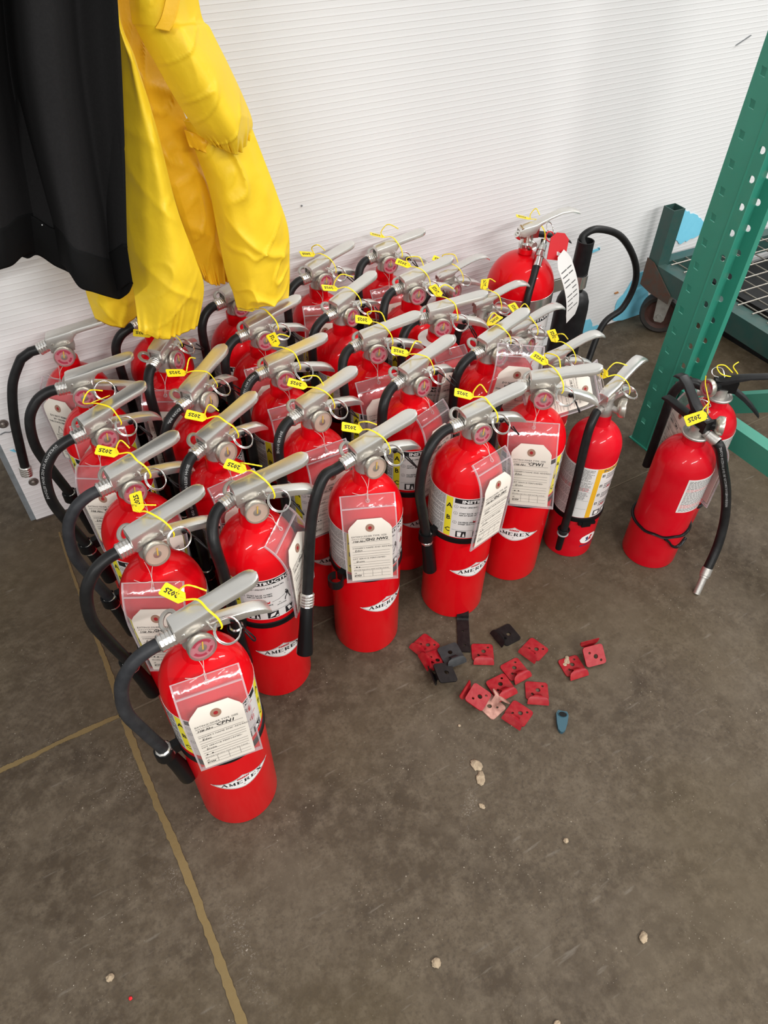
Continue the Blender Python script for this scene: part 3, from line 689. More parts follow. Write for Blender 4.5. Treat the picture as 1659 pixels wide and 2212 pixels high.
def make_extinguisher(code, label, x, y, deg, logo_az, hose='clip', turn=0.0, seal=True, flag_rot=(0, 0, 0), seal_kind=0, dial='pink', pin_rot=(0, 0, 0), band_dz=0.0, gauge=True, old=False, text=None, lower=True, clip=True, pin=True):
    root = thing('fire_extinguisher', label, 'fire extinguisher', (x, y, 0), rad(deg), 'red dry chemical extinguishers crowded in rows by the wall')
    P = lambda n, k, par=root, loc=None, rot=None: obj(n, G[k] if isinstance(k, str) else k, par, loc, rot)
    P('cylinder', 'cylinder')
    la = rad(logo_az + 90 - deg)
    L_ = P('label', 'label', rot=(0, 0, la))
    P('yellow_stripe', 'stripe', L_, None, (0, 0, rad(-59.25))); P('yellow_stripe', 'stripe', L_, None, (0, 0, rad(59.25))); P('black_print', 'black_print', L_); P('white_print', 'white_print', L_); P('red_print', 'red_print', L_); P('small_print', 'small_print', L_)
    B_ = P('badge_decal', 'badge', rot=(0, 0, la)); P('badge_lettering', 'badge_lettering', B_); P('badge_flame', 'badge_flame', B_)
    bd = P('band', 'band', loc=(0, 0, band_dz))
    if clip: P('hose_clip', 'clip', bd, (-(.0885) * math.cos(turn), -(.0885) * math.sin(turn), .241), (0, 0, turn))
    V_ = P('valve_body', 'valve'); P('hanging_loop', 'hang_loop', V_)
    lv = P('top_lever', 'lever'); P('rivet', 'rivet', lv, (-.014, -.0147, .488), (PI / 2, 0, 0)); P('rivet', 'rivet', lv, (.012, -.0147, .4885), (PI / 2, 0, 0))
    if lower:
        hd = P('carry_handle', 'handle')
        P('tether_stud', 'stud', hd, (.052, -.0105, .466), (PI / 2, 0, 0))
    if gauge:
        ga = P('pressure_gauge', 'gauge', loc=(.001, -.0215, .4665), rot=(rad(-9), 0, 0))
        P('dial', 'dial' if dial == 'pink' else 'dial_cream', ga); P('dial_arc', 'dial_arc', ga) if dial == 'pink' else None
        P('dial_boss', 'dial_boss', ga); P('needle', 'needle', ga, rot=(0, rad(10), 0)); P('glass', 'glass', ga)
    if pin:
        k = len([o for o in COL.objects if o.name.startswith('pull_pin')])
        pn = P('pull_pin', 'pin', loc=(.037, -.029, .476), rot=(rad(38) + pin_rot[0], rad(12) + pin_rot[1], pin_rot[2]))
        P('pin_stem', 'pin_stem'); P('tether', TETH[seal_kind % 4])
    if seal:
        s_ = P('year_seal', SEALS[seal_kind % 5])
        fl_ = P('seal_flag', 'flag', s_, (.0055, .0165, .5125), (rad(-12) + flag_rot[0], rad(-14) + flag_rot[1], rad(128) + flag_rot[2]))
        # the year printed on the flag moves with it
        yr = obj('year_print', G['year'], s_, fl_.location, fl_.rotation_euler)
    if hose == 'clip': add_hose(root, polar_path(CLIPPED, turn), True, old, text)
    elif hose == 'tight': add_hose(root, polar_path(TIGHT, turn), True, old, text)
    elif hose: add_hose(root, hose[0], hose[1], old, text)
    return root

def Y(a, b, c): return (rad(a), rad(b), rad(c))
EX = {}
def ext(code, *a, **k): EX[code] = make_extinguisher(code, *a, **k)
# leftmost row, front to back
ext('A1', 'red fire extinguisher nearest the camera, front of the leftmost row', .1717, -.8345, 3.2, -89, old=True, flag_rot=Y(0, 0, -4), turn=rad(2), band_dz=-.006)
ext('A2', 'red fire extinguisher standing directly behind the nearest one', .1690, -.6548, 7.2, -95, dial='cream', flag_rot=Y(0, 0, -55), seal_kind=1, pin_rot=Y(30, 0, 0), turn=rad(4))
ext('A3', 'red fire extinguisher third from the front in the leftmost row', .1780, -.5177, 6.5, -95, seal_kind=2, flag_rot=Y(0, 0, 15), pin_rot=Y(10, 0, 20), turn=rad(2), old=True)
ext('A4', 'red fire extinguisher fourth from the front in the leftmost row, printed hose', .1739, -.3704, 10.6, -95, seal_kind=3, flag_rot=Y(-20, 0, -150), turn=rad(0), text=[('BOOSTER HOSE 250 PSI WORKING', .0064, .128, (-.35, -.55, .85), True)])
ext('A5', 'red fire extinguisher fifth in the leftmost row, without a yellow seal', .1816, -.2385, -12.9, -100, seal=False, turn=rad(12))
ext('A6', 'red fire extinguisher at the wall end of the leftmost row, hose hanging loose', .1803, -.0917, -13.0, -100, seal=False, pin=False, lower=False, hose=([(-.0405, 0, .4745), (-.058, -.001, .472)] + [tuple(p) for p in catmull([(-.079, -.003, .461), (-.1085, -.012, .415), (-.129, -.020, .345), (-.141, -.024, .272), (-.148, -.026, .222)], 36)], False), clip=False)
# second row
ext('B1', 'red fire extinguisher at the front of the second row, tag on its right side', .3295, -.6472, -3.5, -92, hose='tight', turn=rad(36), dial='cream', seal_kind=1, flag_rot=Y(0, 0, 12), band_dz=-.004)
ext('B2', 'red fire extinguisher second from the front in the second row', .3286, -.5015, 19.3, -80, hose='tight', turn=rad(16), dial='cream', seal_kind=2, flag_rot=Y(0, 0, 0), text=[('AND FIRE EXT & BOOSTER HOSE', .0060, .112, (-.3, -.8, .5), True)])
ext('B3', 'red fire extinguisher third from the front in the second row', .3469, -.3629, 33.1, -70, hose='tight', turn=rad(-6), dial='cream', seal_kind=3, flag_rot=Y(0, 0, 14), text=[('EX589 3/8"', .0062, .008, (-.5, -.7, .5), False)])
ext('B4', 'red fire extinguisher under the cuff of the yellow leg', .3359, -.2155, 43.3, -70, hose='tight', turn=rad(10), seal_kind=0, flag_rot=Y(0, 0, -10))
ext('B5', 'red fire extinguisher at the wall behind the yellow cuff', .3560, -.0760, 20.0, -85, hose='tight', turn=rad(-10), seal=False, pin=False)
# third row
c1 = []
for (px, py), q in zip([(743, 1000), (722, 1010), (700, 1030), (681, 1080), (671, 1140), (667, 1220), (664, 1285)], [0, 1, 3, 8, 12, 17, 21]):
    a = rad(4.2 + 180 + q); nrm = Vector((-math.sin(a), math.cos(a), 0)); P0 = Vector((.5291, -.6488, 0)); v_ = ray(px, py)
    p = CAM + v_ * ((P0 - CAM).dot(nrm) / v_.dot(nrm)) - P0
    c1.append(Matrix.Rotation(rad(-4.2), 3, 'Z') @ p)
c1 = [(-.0405, 0, .4745), (-.056, -.001, .472)] + [tuple(p) for p in c1[2:]]
ext('C1', 'red fire extinguisher with tag GH2 NW2 facing out, hose draped to its left', .5291, -.6488, 4.2, -83, hose=(catmull(c1, 48), True), dial='cream', seal_kind=1, flag_rot=Y(0, 0, 20), turn=rad(20))
ext('C2', 'red fire extinguisher second from the front in the third row', .5047, -.5024, 9.1, -88, hose='tight', turn=rad(14), dial='cream', seal_kind=4, flag_rot=Y(0, 0, 8), text=[('206 PSI HOSE', .0058, .03, (-.5, -.7, .4), False)])
ext('C3', 'red fire extinguisher third from the front in the third row', .5071, -.3637, -2.8, -85, hose='tight', turn=rad(20), seal_kind=3, flag_rot=Y(0, 0, -40), text=[('HOSE NO.1098449-9001', .0058, .01, (-.3, -.6, .8), False)])
ext('C4', 'red fire extinguisher fourth in the third row, beside the yellow leg', .5248, -.2246, 3.9, -90, hose='tight', turn=rad(12), seal_kind=0, flag_rot=Y(10, 0, 30))
ext('C5', 'red fire extinguisher at the wall under the yellow sleeves', .5290, -.0860, 7.2, -90, hose='tight', turn=rad(8), seal=False, pin=False)
# fourth row
ext('D1', 'red fire extinguisher with long black strap at its foot, front of the fourth row', .7321, -.6626, -4.1, -91, hose='clip', turn=rad(12), seal_kind=2, flag_rot=Y(0, 0, 22), band_dz=.004)
ext('D2', 'red fire extinguisher second from the front in the fourth row', .7088, -.5023, 10.5, -83, hose='tight', turn=rad(12), seal_kind=3, flag_rot=Y(0, 0, 10))
ext('D3', 'red fire extinguisher in the middle of the crowd, tag marked GH2 C', .6998, -.3712, -8.6, -90, hose='tight', turn=rad(32), seal_kind=4, flag_rot=Y(-12, 0, 40))
ext('D4', 'red fire extinguisher fourth in the fourth row, no tag in sight', .7073, -.2307, 16.7, -85, hose='tight', turn=rad(0), seal_kind=0, flag_rot=Y(0, 0, 25))
ext('D5', 'red fire extinguisher at the wall right of the yellow leg', .7297, -.0744, 8.3, -90, hose='tight', turn=rad(4), seal_kind=1, flag_rot=Y(0, 0, 40))
# fifth row
ext('E1', 'red fire extinguisher with tag marked CPW1, front of the fifth row', .8974, -.6425, -32.3, -132, hose='tight', turn=rad(20), seal_kind=4, flag_rot=Y(0, 0, 18), clip=False)
ext('E2', 'red fire extinguisher whose tag pouch stands up over its gauge', .8904, -.4917, 9.7, -90, hose='tight', turn=rad(0), seal_kind=2, flag_rot=Y(0, 0, -130))
ext('E3', 'red fire extinguisher with a white collar ring round its neck', .8638, -.3540, -18.3, -95, hose='tight', turn=rad(20), seal_kind=3, flag_rot=Y(0, 0, -20))
ext('E4', 'red fire extinguisher fourth in the fifth row, behind the collared one', .8811, -.2200, -3.6, -90, hose='tight', turn=rad(22), seal_kind=4, flag_rot=Y(0, 0, 10))
ext('E5', 'red fire extinguisher at the wall, rightmost of the back row', .9012, -.0725, -7.2, -90, hose='tight', turn=rad(26), seal_kind=0, flag_rot=Y(20, 0, 30))
# white collar ring on E3
cr = []
for k in range(40):
    a = rad(-330 + 300 * k / 39) + rad(40); cr.append([(r * math.cos(a), r * math.sin(a), z) for r, z in ((.0225, .4235), (.0400, .4225), (.0400, .4231), (.0225, .4241))])
o = obj('neck_collar', MB().loft(cr).mesh('neck_collar', 'label_white'), EX['E3']); o.location = (0, 0, .004)

# ================================================================== SECOND KIND: slimmer extinguishers with a polished curved lever
RB = 0.0541
H = {}
H['cylinder'] = MB().lathe(dome_profile(RB, 0.292, 0.060, 0.0185, 0.372), 52).mesh('cylinder', 'red_paint_matte', True, 50)
H['label'] = shell('label', RB, rad(120), .1300, .2700, 'label_white')
db = RB * rad(1)
p_ = Print().rect(-3.5 * db, 8 * db, .1305, .2695, 3); p_.rect(8 * db, 88 * db, .2585, .2695, 10)
H['orange'] = p_.wrapped('orange_stripe', RB + .0005, 'label_orange')
p_ = Print().text('INSTRUCTIONS', .0100, 11 * db, .2603, 'LEFT', .0003, 1.15)
for k, zz in enumerate((.247, .219, .193, .168)):
    p_.rect(11 * db, 17.5 * db, zz - .001, zz + .006, 2)
    for r_ in range(3): p_.rect(22 * db, (60 + 8 * (r_ % 2)) * db, zz + .004 - r_ * .0052, zz + .006 - r_ * .0052, 5)
for cx in (24, 46, 68): p_.rect(cx * db - .009, cx * db + .009, .1335, .1495, 3)
rn = random.Random(9)
for r_ in range(38):
    z = .1345 + r_ * .0035
    if r_ in (6, 13, 20, 28): p_.rect(-112 * db, -6 * db, z, z + .0005, 10); continue
    x = -112 + rn.uniform(0, 4); e = -8 - rn.uniform(0, 12) if r_ > 13 else -30 - rn.uniform(0, 20)
    while x < e: l = rn.uniform(3, 9); p_.rect(x * db, min(x + l, e) * db, z, z + .0013, 2); x += l + 1.2
H['black_print'] = p_.wrapped('black_print', RB + .0006, 'ink_soft')
p_ = Print()
for cx in (24, 46, 68): p_.rect(cx * db - .0055, cx * db + .004, .1365, .1465, 2)
for k, zz in enumerate((.247, .219, .193, .168)): p_.text(str(k + 1), .0062, 14.2 * db, zz + .0002, 'CENTER', .0002)
H['white_print'] = p_.wrapped('white_print', RB + .0008, 'ink_white')
p_ = Print()
for r_ in range(3): p_.rect(-100 * db, -12 * db, .2075 + r_ * .0035, .2088 + r_ * .0035, 8)
for cx, zz in ((38, .2105), (34, .160)): p_.line([(cx * db - .005, zz), (cx * db - .002, zz + .006), (cx * db + .001, zz), (cx * db + .004, zz + .006), (cx * db + .006, zz)], .0016)
H['red_print'] = p_.wrapped('red_print', RB + .0007, 'ink_red')
ov = [(.023 * math.cos(2 * PI * k / 28), .057 + .0145 * math.sin(2 * PI * k / 28)) for k in range(28)]
P2 = Print()
for k in range(13):
    a, b = -.023 + .046 * k / 13, -.023 + .046 * (k + 1) / 13; f_ = lambda q: .0145 * math.sqrt(max(0, 1 - (q / .023) ** 2))
    P2.add([(a, .057 - f_(a)), (b, .057 - f_(b)), (b, .057 + f_(b)), (a, .057 + f_(a))], [(0, 1, 2, 3)])
H['oval'] = P2.wrapped('oval_decal', RB + .0003, 'ink_white')
P2 = Print(); P2.poly([(-.009, .050), (-.003, .0505), (-.001, .057), (-.004, .065), (-.010, .061), (-.006, .056)]); P2.text('ADVANTAGE', .0062, 0, .0350, 'CENTER', .0002, 1.05)
P3 = Print(); P3.poly([(-.002, .050), (.009, .051), (.006, .057), (.011, .063), (.004, .0675), (.001, .060)])
H['oval_blue'] = P2.wrapped('oval_emblem', RB + .0006, 'ink_blue'); H['oval_red'] = P3.wrapped('oval_emblem', RB + .0006, 'ink_red')
H['band'] = MB().lathe([(RB - .0005, .1160), (RB + .0022, .1168), (RB + .003, .1225), (RB + .0022, .1285), (RB - .0005, .1292)], 52, cap=False).mesh('band', 'black_plastic', True, 50)
H['buckle'] = MB().box(-.010, .010, -RB - .006, -RB + .001, .106, .120).box(-.018, -.010, -RB - .005, -RB + .001, .112, .119).box(.010, .020, -RB - .005, -RB + .001, .112, .119).mesh('band_buckle', 'black_plastic')
vb = MB().lathe([(0, .3700), (.0150, .3700), (.0165, .372), (.0165, .392), (.0130, .397), (.0120, .410), (0, .410)], 28)
vb.box(-.017, .022, -.0095, .0095, .398, .426)
vb.lathe([(0, 0), (.0075, 0), (.0075, .018), (0, .018)], 16, Matrix.Translation((-.012, 0, .390)) @ Matrix.Rotation(-PI / 2, 4, 'Y'))
vb.lathe([(0, 0), (.006, 0), (.006, .016), (0, .016)], 14, Matrix.Translation((.004, -.012, .388)) @ Matrix.Rotation(PI / 2, 4, 'X'))
H['valve'] = vb.mesh('valve_body', 'cast_metal', True, 40)
H['lever'] = channel([(-.020, .4245, .0105, .012), (-.012, .4300, .0120, .016), (.012, .4340, .0125, .015), (.022, .4368, .0118, .0075), (.040, .4440, .0118, .0055), (.062, .4515, .0122, .0050), (.084, .4560, .0128, .0050), (.100, .4545, .0130, .0048), (.109, .4500, .0122, .0045), (.1135, .4460, .0096, .004), (.1150, .4440, .0050, .004)]).mesh('top_lever', 'polished', True, 32)
H['handle'] = channel([(-.002, .4120, .0095, .008), (.025, .4090, .0095, .010), (.055, .4030, .0090, .0105), (.080, .3945, .0095, .0095), (.094, .3870, .0100, .007), (.098, .3840, .0100, .005)], .002).mesh('carry_handle', 'aluminium', True, 32)
def make_slim(code, label, x, y, deg, label_az, gauge_az=-70, hose=True, detail=True, flag_rot=(0, 0, 0), sk=0):
    root = thing('fire_extinguisher', label, 'fire extinguisher', (x, y, 0), rad(deg), 'slimmer extinguishers with polished curved levers')
    P = lambda n, k, par=root, loc=None, rot=None: obj(n, k, par, loc, rot)
    P('cylinder', H['cylinder']); la = rad(label_az + 90 - deg)
    L_ = P('label', H['label'], rot=(0, 0, la))
    for n, k in (('orange_stripe', 'orange'), ('black_print', 'black_print'), ('white_print', 'white_print'), ('red_print', 'red_print')): P(n, H[k], L_)
    B_ = P('oval_decal', H['oval'], rot=(0, 0, la + rad(27))); P('oval_emblem', H['oval_blue'], B_); P('oval_emblem', H['oval_red'], B_)
    bd = P('band', H['band']); P('band_buckle', H['buckle'], bd, None, (0, 0, la + rad(4)))
    P('valve_body', H['valve']); P('top_lever', H['lever']); P('carry_handle', H['handle'])
    ga_ = rad(gauge_az + 90 - deg)
    ga = P('pressure_gauge', G['gauge'], loc=(.027 * math.sin(ga_), -.027 * math.cos(ga_), .392), rot=(rad(-6), 0, ga_))
    P('dial', G['dial'], ga); P('dial_arc', G['dial_arc'], ga); P('dial_boss', G['dial_boss'], ga); P('needle', G['needle'], ga); P('glass', G['glass'], ga)
    pn = P('pull_pin', G['pin'], loc=(.040, -.022, .412), rot=(rad(20), rad(10), 0))
    P('pin_stem', G['pin_stem'], loc=(.003, .002, -.070))
    s_ = P('year_seal', SEALS[sk % 5], loc=(.004, 0, -.0685))
    fl_ = P('seal_flag', G['flag'], s_, (.0055, .0165, .5125), (rad(-12) + flag_rot[0], rad(-14) + flag_rot[1], rad(118) + flag_rot[2])); P('year_print', G['year'], s_, fl_.location, fl_.rotation_euler)
    if hose:
        pts = [(-.030, 0, .390), (-.040, -.002, .386), (-.056, -.006, .365), (-.0635, -.010, .320), (-.066, -.014, .250), (-.0665, -.016, .170), (-.0665, -.016, .120), (-.067, -.016, .080)]
        h = P('hose', MB().tube(catmull(pts, 44), .0088, 12).mesh('hose', 'rubber', True))
        P('clip_ring', torus(.0115, .0022, Matrix.Translation((-.0665, -.016, .098)), 20).mesh('clip_ring', 'black_plastic', True), h)
        P('clip_ring', torus(.0108, .0018, Matrix.Translation((-.0668, -.016, .086)), 20).mesh('clip_ring', 'hose_print', True), h)
        P('nozzle', MB().lathe([(0, .036), (.0072, .036), (.0078, .080), (0, .081)], 18, Matrix.Translation((-.067, -.016, 0))).mesh('nozzle', 'black_plastic', True), h)
    return root
EX['F1'] = make_slim('F1', 'slim red extinguisher with orange-striped label at the right end of the crowd', 1.0551, -.6651, 15, -114, gauge_az=-52, flag_rot=Y(-60, 0, -20))
EX['F2'] = make_slim('F2', 'slim red extinguisher mostly hidden behind the one tagged CPW1', 1.040, -.520, -6, -114, flag_rot=Y(0, 0, -40), sk=1)
EX['F3'] = make_slim('F3', 'slim red extinguisher hidden behind the standing tag pouch, lever showing', 1.040, -.398, -4, -114, flag_rot=Y(0, 0, -30), sk=2)
EX['F4'] = make_slim('F4', 'slim red extinguisher half hidden beside the collared extinguisher', 1.036, -.275, -8, -114, flag_rot=Y(0, 0, -60), sk=3)
EX['F5'] = make_slim('F5', 'slim red extinguisher nearest the wall in its row, lever beside the big round one', 1.032, -.130, -6, -114, flag_rot=Y(0, 0, 20), sk=4)

# ================================================================== THIRD KIND: two extinguishers with black levers by the rack post
RG = 0.0588
K = {}
K['cylinder'] = MB().lathe(dome_profile(RG, 0.268, 0.062, 0.0225, 0.345), 52).mesh('cylinder', 'red_paint_matte', True, 50)
K['collar'] = MB().lathe([(0, .3430), (.0255, .3430), (.0275, .3445), (.0275, .3475), (.0262, .3490), (.0215, .3490), (.0210, .3475), (.0150, .3475), (.0145, .366), (0, .366)], 36).mesh('valve_collar', 'cast_metal', True, 30)
K['block'] = MB().box(-.020, .026, -.0100, .0100, .360, .386).mesh('valve_block', 'black_plastic')
K['outlet'] = MB().lathe([(0, 0), (.0088, 0), (.0092, .010), (.0110, .011), (.0110, .034), (0, .034)], 18).mesh('outlet', 'cast_metal', True, 35)
K['pin'] = MB().tube(catmull([(0, 0, 0), (.006, -.010, .001), (.016, -.022, .002), (.028, -.020, .002), (.031, -.008, .002), (.024, .002, .001), (.012, .001, 0)], 28), .0011, 8).mesh('pull_pin', 'chrome', True)
def make_black(label, x, y, deg, lev, low, gauge_az, label_az, hose_pts, outlet_az, flag=None, nozzle=True):
    root = thing('fire_extinguisher', label, 'fire extinguisher', (x, y, 0), 0, 'red extinguishers with black levers by the rack post')
    P = lambda n, k, par=root, loc=None, rot=None: obj(n, k, par, loc, rot)
    P('cylinder', K['cylinder'])
    c_ = P('valve_collar', K['collar']); P('valve_block', K['block'], c_, None, (0, 0, rad(deg)))
    oa = rad(outlet_az); dirv = Vector((math.cos(oa), math.sin(oa), -.25)).normalized()
    o_ = P('outlet', K['outlet'], c_); o_.matrix_local = frame_to(Vector((0, 0, .360)) + dirv * .012, dirv)
    P('top_lever', channel(lev).mesh('top_lever', 'black_satin', True, 35), rot=(0, 0, rad(deg)))
    P('carry_handle', channel(low, .002).mesh('carry_handle', 'black_satin', True, 35), rot=(0, 0, rad(deg)))
    ga_ = rad(gauge_az + 90)
    ga = P('pressure_gauge', G['gauge'], loc=(.030 * math.sin(ga_), -.030 * math.cos(ga_), .372), rot=(rad(-4), 0, ga_))
    P('gauge_stem', MB().lathe([(0, 0), (.009, 0), (.012, .016), (0, .016)], 16, Matrix.Translation((0, .019, 0)) @ Matrix.Rotation(PI / 2, 4, 'X')).mesh('gauge_stem', 'black_plastic', True), ga)
    P('dial', G['dial'], ga); P('dial_arc', G['dial_arc'], ga); P('dial_boss', G['dial_boss'], ga); P('needle', G['needle'], ga); P('glass', G['glass'], ga)
    la = rad(label_az + 90)
    L_ = P('label', shell('label', RG, rad(40), .181, .2725, 'label_white', 24), rot=(0, 0, la))
    dg = RG * rad(1); q = Print(); q2 = Print(); rn = random.Random(3)
    for r_ in range(26):
        z = .1845 + r_ * .0033; tgt = q2 if r_ in (3, 4, 5, 17, 18) else q
        xx = -37
        while xx < 36: l = rn.uniform(3, 8); tgt.rect(xx * dg, min(xx + l, 37) * dg, z, z + .0013, 2); xx += l + 1.2
    P('black_print', q.wrapped('black_print', RG + .0005, 'ink_soft'), L_); P('red_print', q2.wrapped('red_print', RG + .0005, 'ink_red'), L_)
    bp = []
    for k in range(60):
        a = 2 * PI * k / 60; w = .0015 * math.sin(a * 9) if math.cos(a + 1.9) > .3 else 0; bp.append(((RG + .0022) * math.cos(a), (RG + .0022) * math.sin(a), .107 + w))
    bd = P('band', MB().tube(bp, .0042, 8, True, flat=.6).mesh('band', 'black_plastic', True))
    fl2 = [((RG + .0045) * math.cos(rad(a)), (RG + .0045) * math.sin(rad(a)), z) for a, z in ((-128, .104), (-118, .096), (-108, .082), (-95, .072), (-82, .073), (-74, .080), (-66, .0805))]
    P('strap_tail', MB().tube(catmull(fl2, 30), .0035, 8, flat=.7).mesh('strap_tail', 'black_plastic', True), bd)
    h = P('hose', MB().tube(catmull(hose_pts, 60), .0098, 12).mesh('hose', 'rubber', True))
    if nozzle:
        p1, p0 = Vector(hose_pts[-1]), Vector(hose_pts[-2]); dd = (p1 - p0).normalized()
        f1 = P('ferrule', MB().lathe([(0, 0), (.0112, 0), (.0112, .017), (.0098, .018), (.0100, .022), (.0088, .023), (0, .023)], 18).mesh('ferrule', 'cast_metal', True, 30), h); f1.matrix_local = frame_to(p1 - dd * .002, dd)
        f2 = P('nozzle', MB().lathe([(0, 0), (.0078, 0), (.0074, .040), (.0060, .041), (0, .035)], 18).mesh('nozzle', 'cast_metal', True, 30), h); f2.matrix_local = frame_to(p1 + dd * .020, dd)
        P('hose_print', hose_text(catmull(hose_pts, 60), .0098, '2NLCO 01220107 1-051 SAE - PSIG 250 MAX. BOOSTER HOSE EX589', .0060, .008, (-.75, -.5, .5), False), h)
    return root
bl = [(-.018, .384, .0105, .010), (.004, .392, .0115, .014), (.022, .400, .0115, .012), (.040, .413, .0110, .007), (.058, .427, .0115, .0055), (.074, .434, .0118, .005), (.086, .431, .0112, .0045), (.091, .426, .0085, .004)]
ll = [(.0, .376, .0090, .008), (.030, .374, .0088, .011), (.060, .373, .0085, .010), (.084, .373, .0095, .007), (.098, .370, .0105, .004)]
G1H = [(.004, -.045, .352), (.008, -.055, .342), (.020, -.069, .300), (.060, -.077, .222), (.073, -.094, .150), (.058, -.114, .092), (.030, -.130, .048)]
EX['G1'] = make_black('red extinguisher with black levers, nozzle on the floor, right of the crowd', 1.200, -.781, 86, bl, ll, -48, -88, G1H, -78)
bl2 = [(-.018, .384, .0100, .010), (.004, .392, .0105, .012), (.022, .397, .0100, .009), (.045, .402, .0095, .0055), (.066, .405, .0095, .005), (.082, .408, .0100, .0045), (.090, .407, .0080, .004)]
ll2 = [(.0, .374, .0090, .008), (.026, .368, .0088, .010), (.050, .352, .0085, .010), (.072, .333, .0088, .009), (.092, .312, .0095, .006)]
G2H = [(-.026, .026, .360), (-.038, .040, .366), (-.052, .054, .362), (-.062, .064, .330), (-.060, .066, .270), (-.056, .068, .190), (-.054, .069, .120)]
EX['G2'] = make_black('red extinguisher with black levers against the green rack post', 1.335, -.717, -40, bl2, ll2, 168, -75, G2H, 134, nozzle=False)
# loose seals and pins on the two black-levered ones
g1 = EX['G1']; g2 = EX['G2']
sp = obj('year_seal', MB().tube(catmull([(-.004, .004, .402), (.010, .006, .412), (.016, .010, .405), (.012, .002, .390), (.004, -.010, .386), (-.006, -.004, .392), (-.004, .004, .402)], 40), .0012, 6).tube(catmull([(.012, .008, .412), (.014, .020, .425), (.013, .03, .440), (.012, .034, .455)], 12), .0010, 6).mesh('seal_strap', 'seal_yellow', True), g1)
nz_ = Vector((-.62, -.36, .70)).normalized(); xd = -RX + RY * .30; xd = (xd - nz_ * xd.dot(nz_)).normalized(); yd = nz_.cross(xd)
Mf = Matrix(((xd.x, yd.x, nz_.x, -.012), (xd.y, yd.y, nz_.y, -.012), (xd.z, yd.z, nz_.z, .4045), (0, 0, 0, 1))) @ Matrix.Scale(1.2, 4)
f_ = obj('seal_flag', G['flag'], sp); f_.matrix_local = Mf
y_ = obj('year_print', G['year'], sp); y_.matrix_local = Mf
obj('pull_pin', K['pin'], g1, (.012, .012, .392), (rad(20), 0, rad(62)))
obj('year_seal', MB().tube(catmull([(.014, .0, .398), (.000, .014, .412), (-.012, .022, .409), (-.010, .008, .398), (.010, -.006, .392), (.020, -.012, .386), (.028, -.004, .392), (.018, .006, .408), (.030, .006, .415)], 44), .0012, 6).mesh('seal_strap', 'seal_yellow', True), g2)
obj('pull_pin', K['pin'], g2, (-.004, .0, .388), (rad(-14), 0, rad(110)))

# ================================================================== CO2 EXTINGUISHER with horn by the wall
CX, CY, CR = 1.222, -.182, .082
co = thing('co2_extinguisher', 'large red round-shouldered extinguisher with black discharge horn by the wall', 'fire extinguisher', (CX, CY, 0))
prf = [(0, .012), (CR * .8, .012), (CR * .94, 0), (CR, .006), (CR, .372)]
for k in range(1, 17): t = rad(82) * k / 16; prf.append((CR * math.cos(t) ** .92, .372 + .084 * math.sin(t)))
prf += [(.0175, .458), (.0165, .470), (0, .470)]
obj('cylinder', MB().lathe(prf, 60).mesh('cylinder', 'red_paint', True, 50), co)
obj('silver_band', MB().lathe([(CR, .340), (CR + .0006, .3405), (CR + .0006, .374), (CR, .3745)], 60, cap=False).mesh('silver_band', 'polished', True, 50), co)
L_ = obj('label', shell('label', CR, rad(95), .12, .335, 'label_white'), co, None, (0, 0, rad(-100 + 90)))
dc = CR * rad(1); q = Print().rect(-62 * dc, 62 * dc, .312, .331, 14); q2 = Print().text('INSTRUCTIONS', .0165, 0, .3155, 'CENTER', .0006, 1.1); q3 = Print()
for zz in (.285, .235, .185):
    for r_ in range(3): q.rect(-50 * dc, -8 * dc, zz + .01 - r_ * .007, zz + .0125 - r_ * .007, 4)
    q3.poly([(8 * dc, zz - .008), (14 * dc, zz - .008), (16 * dc, zz + .012), (24 * dc, zz + .016), (13 * dc, zz + .015)])
    q.line([(18 * dc, zz - .002), (30 * dc, zz + .006), (44 * dc, zz - .004)], .0012)
obj('black_print', q.wrapped('black_print', CR + .0006, 'ink'), L_); obj('white_print', q2.wrapped('white_print', CR + .0008, 'ink_white'), L_); obj('red_print', q3.wrapped('red_print', CR + .0006, 'ink_red'), L_)
Rz = Matrix.Rotation(rad(-20), 4, 'Z')
vb = MB().lathe([(0, .468), (.0165, .468), (.0180, .471), (.0180, .482), (.0140, .486), (.0130, .505), (0, .505)], 24)
vb.box(-.020, .022, -.011, .011, .496, .520, Rz)
vb.lathe([(0, 0), (.0085, 0), (.0085, .020), (0, .020)], 16, Matrix.Translation((0, 0, .484)) @ Matrix.Rotation(PI / 2, 4, 'X') @ Matrix.Translation((0, 0, .008)))
vb.lathe([(0, 0), (.0075, 0), (.0085, .008), (.0085, .016), (.0045, .016), (.0045, .012), (0, .012)], 16, Matrix.Translation((-.010, .006, .490)) @ Matrix.Rotation(rad(-50), 4, 'Y') @ Matrix.Translation((0, 0, .008)))
obj('valve_body', vb.mesh('valve_body', 'chrome', True, 40), co)
obj('top_lever', channel([(-.024, .515, .0115, .012), (-.012, .522, .0135, .022), (.014, .528, .0135, .020), (.024, .533, .0120, .009), (.045, .543, .0120, .006), (.070, .553, .0130, .005), (.092, .556, .0140, .0045), (.110, .551, .0135, .004), (.114, .549, .0120, .004)]).mesh('top_lever', 'aluminium', True, 32), co, None, (0, 0, rad(-20)))
obj('carry_handle', channel([(.0, .508, .010, .008), (.035, .503, .010, .008), (.070, .496, .010, .006), (.095, .486, .010, .004), (.108, .478, .010, .003)], .002).mesh('carry_handle', 'black_satin', True, 32), co, None, (0, 0, rad(-20)))
obj('pull_pin', torus(.013, .0011, Matrix.Translation((.034, -.032, .522)) @ Matrix.Rotation(rad(50), 4, 'X') @ Matrix.Rotation(rad(20), 4, 'Y')).mesh('pull_pin', 'chrome', True), co)
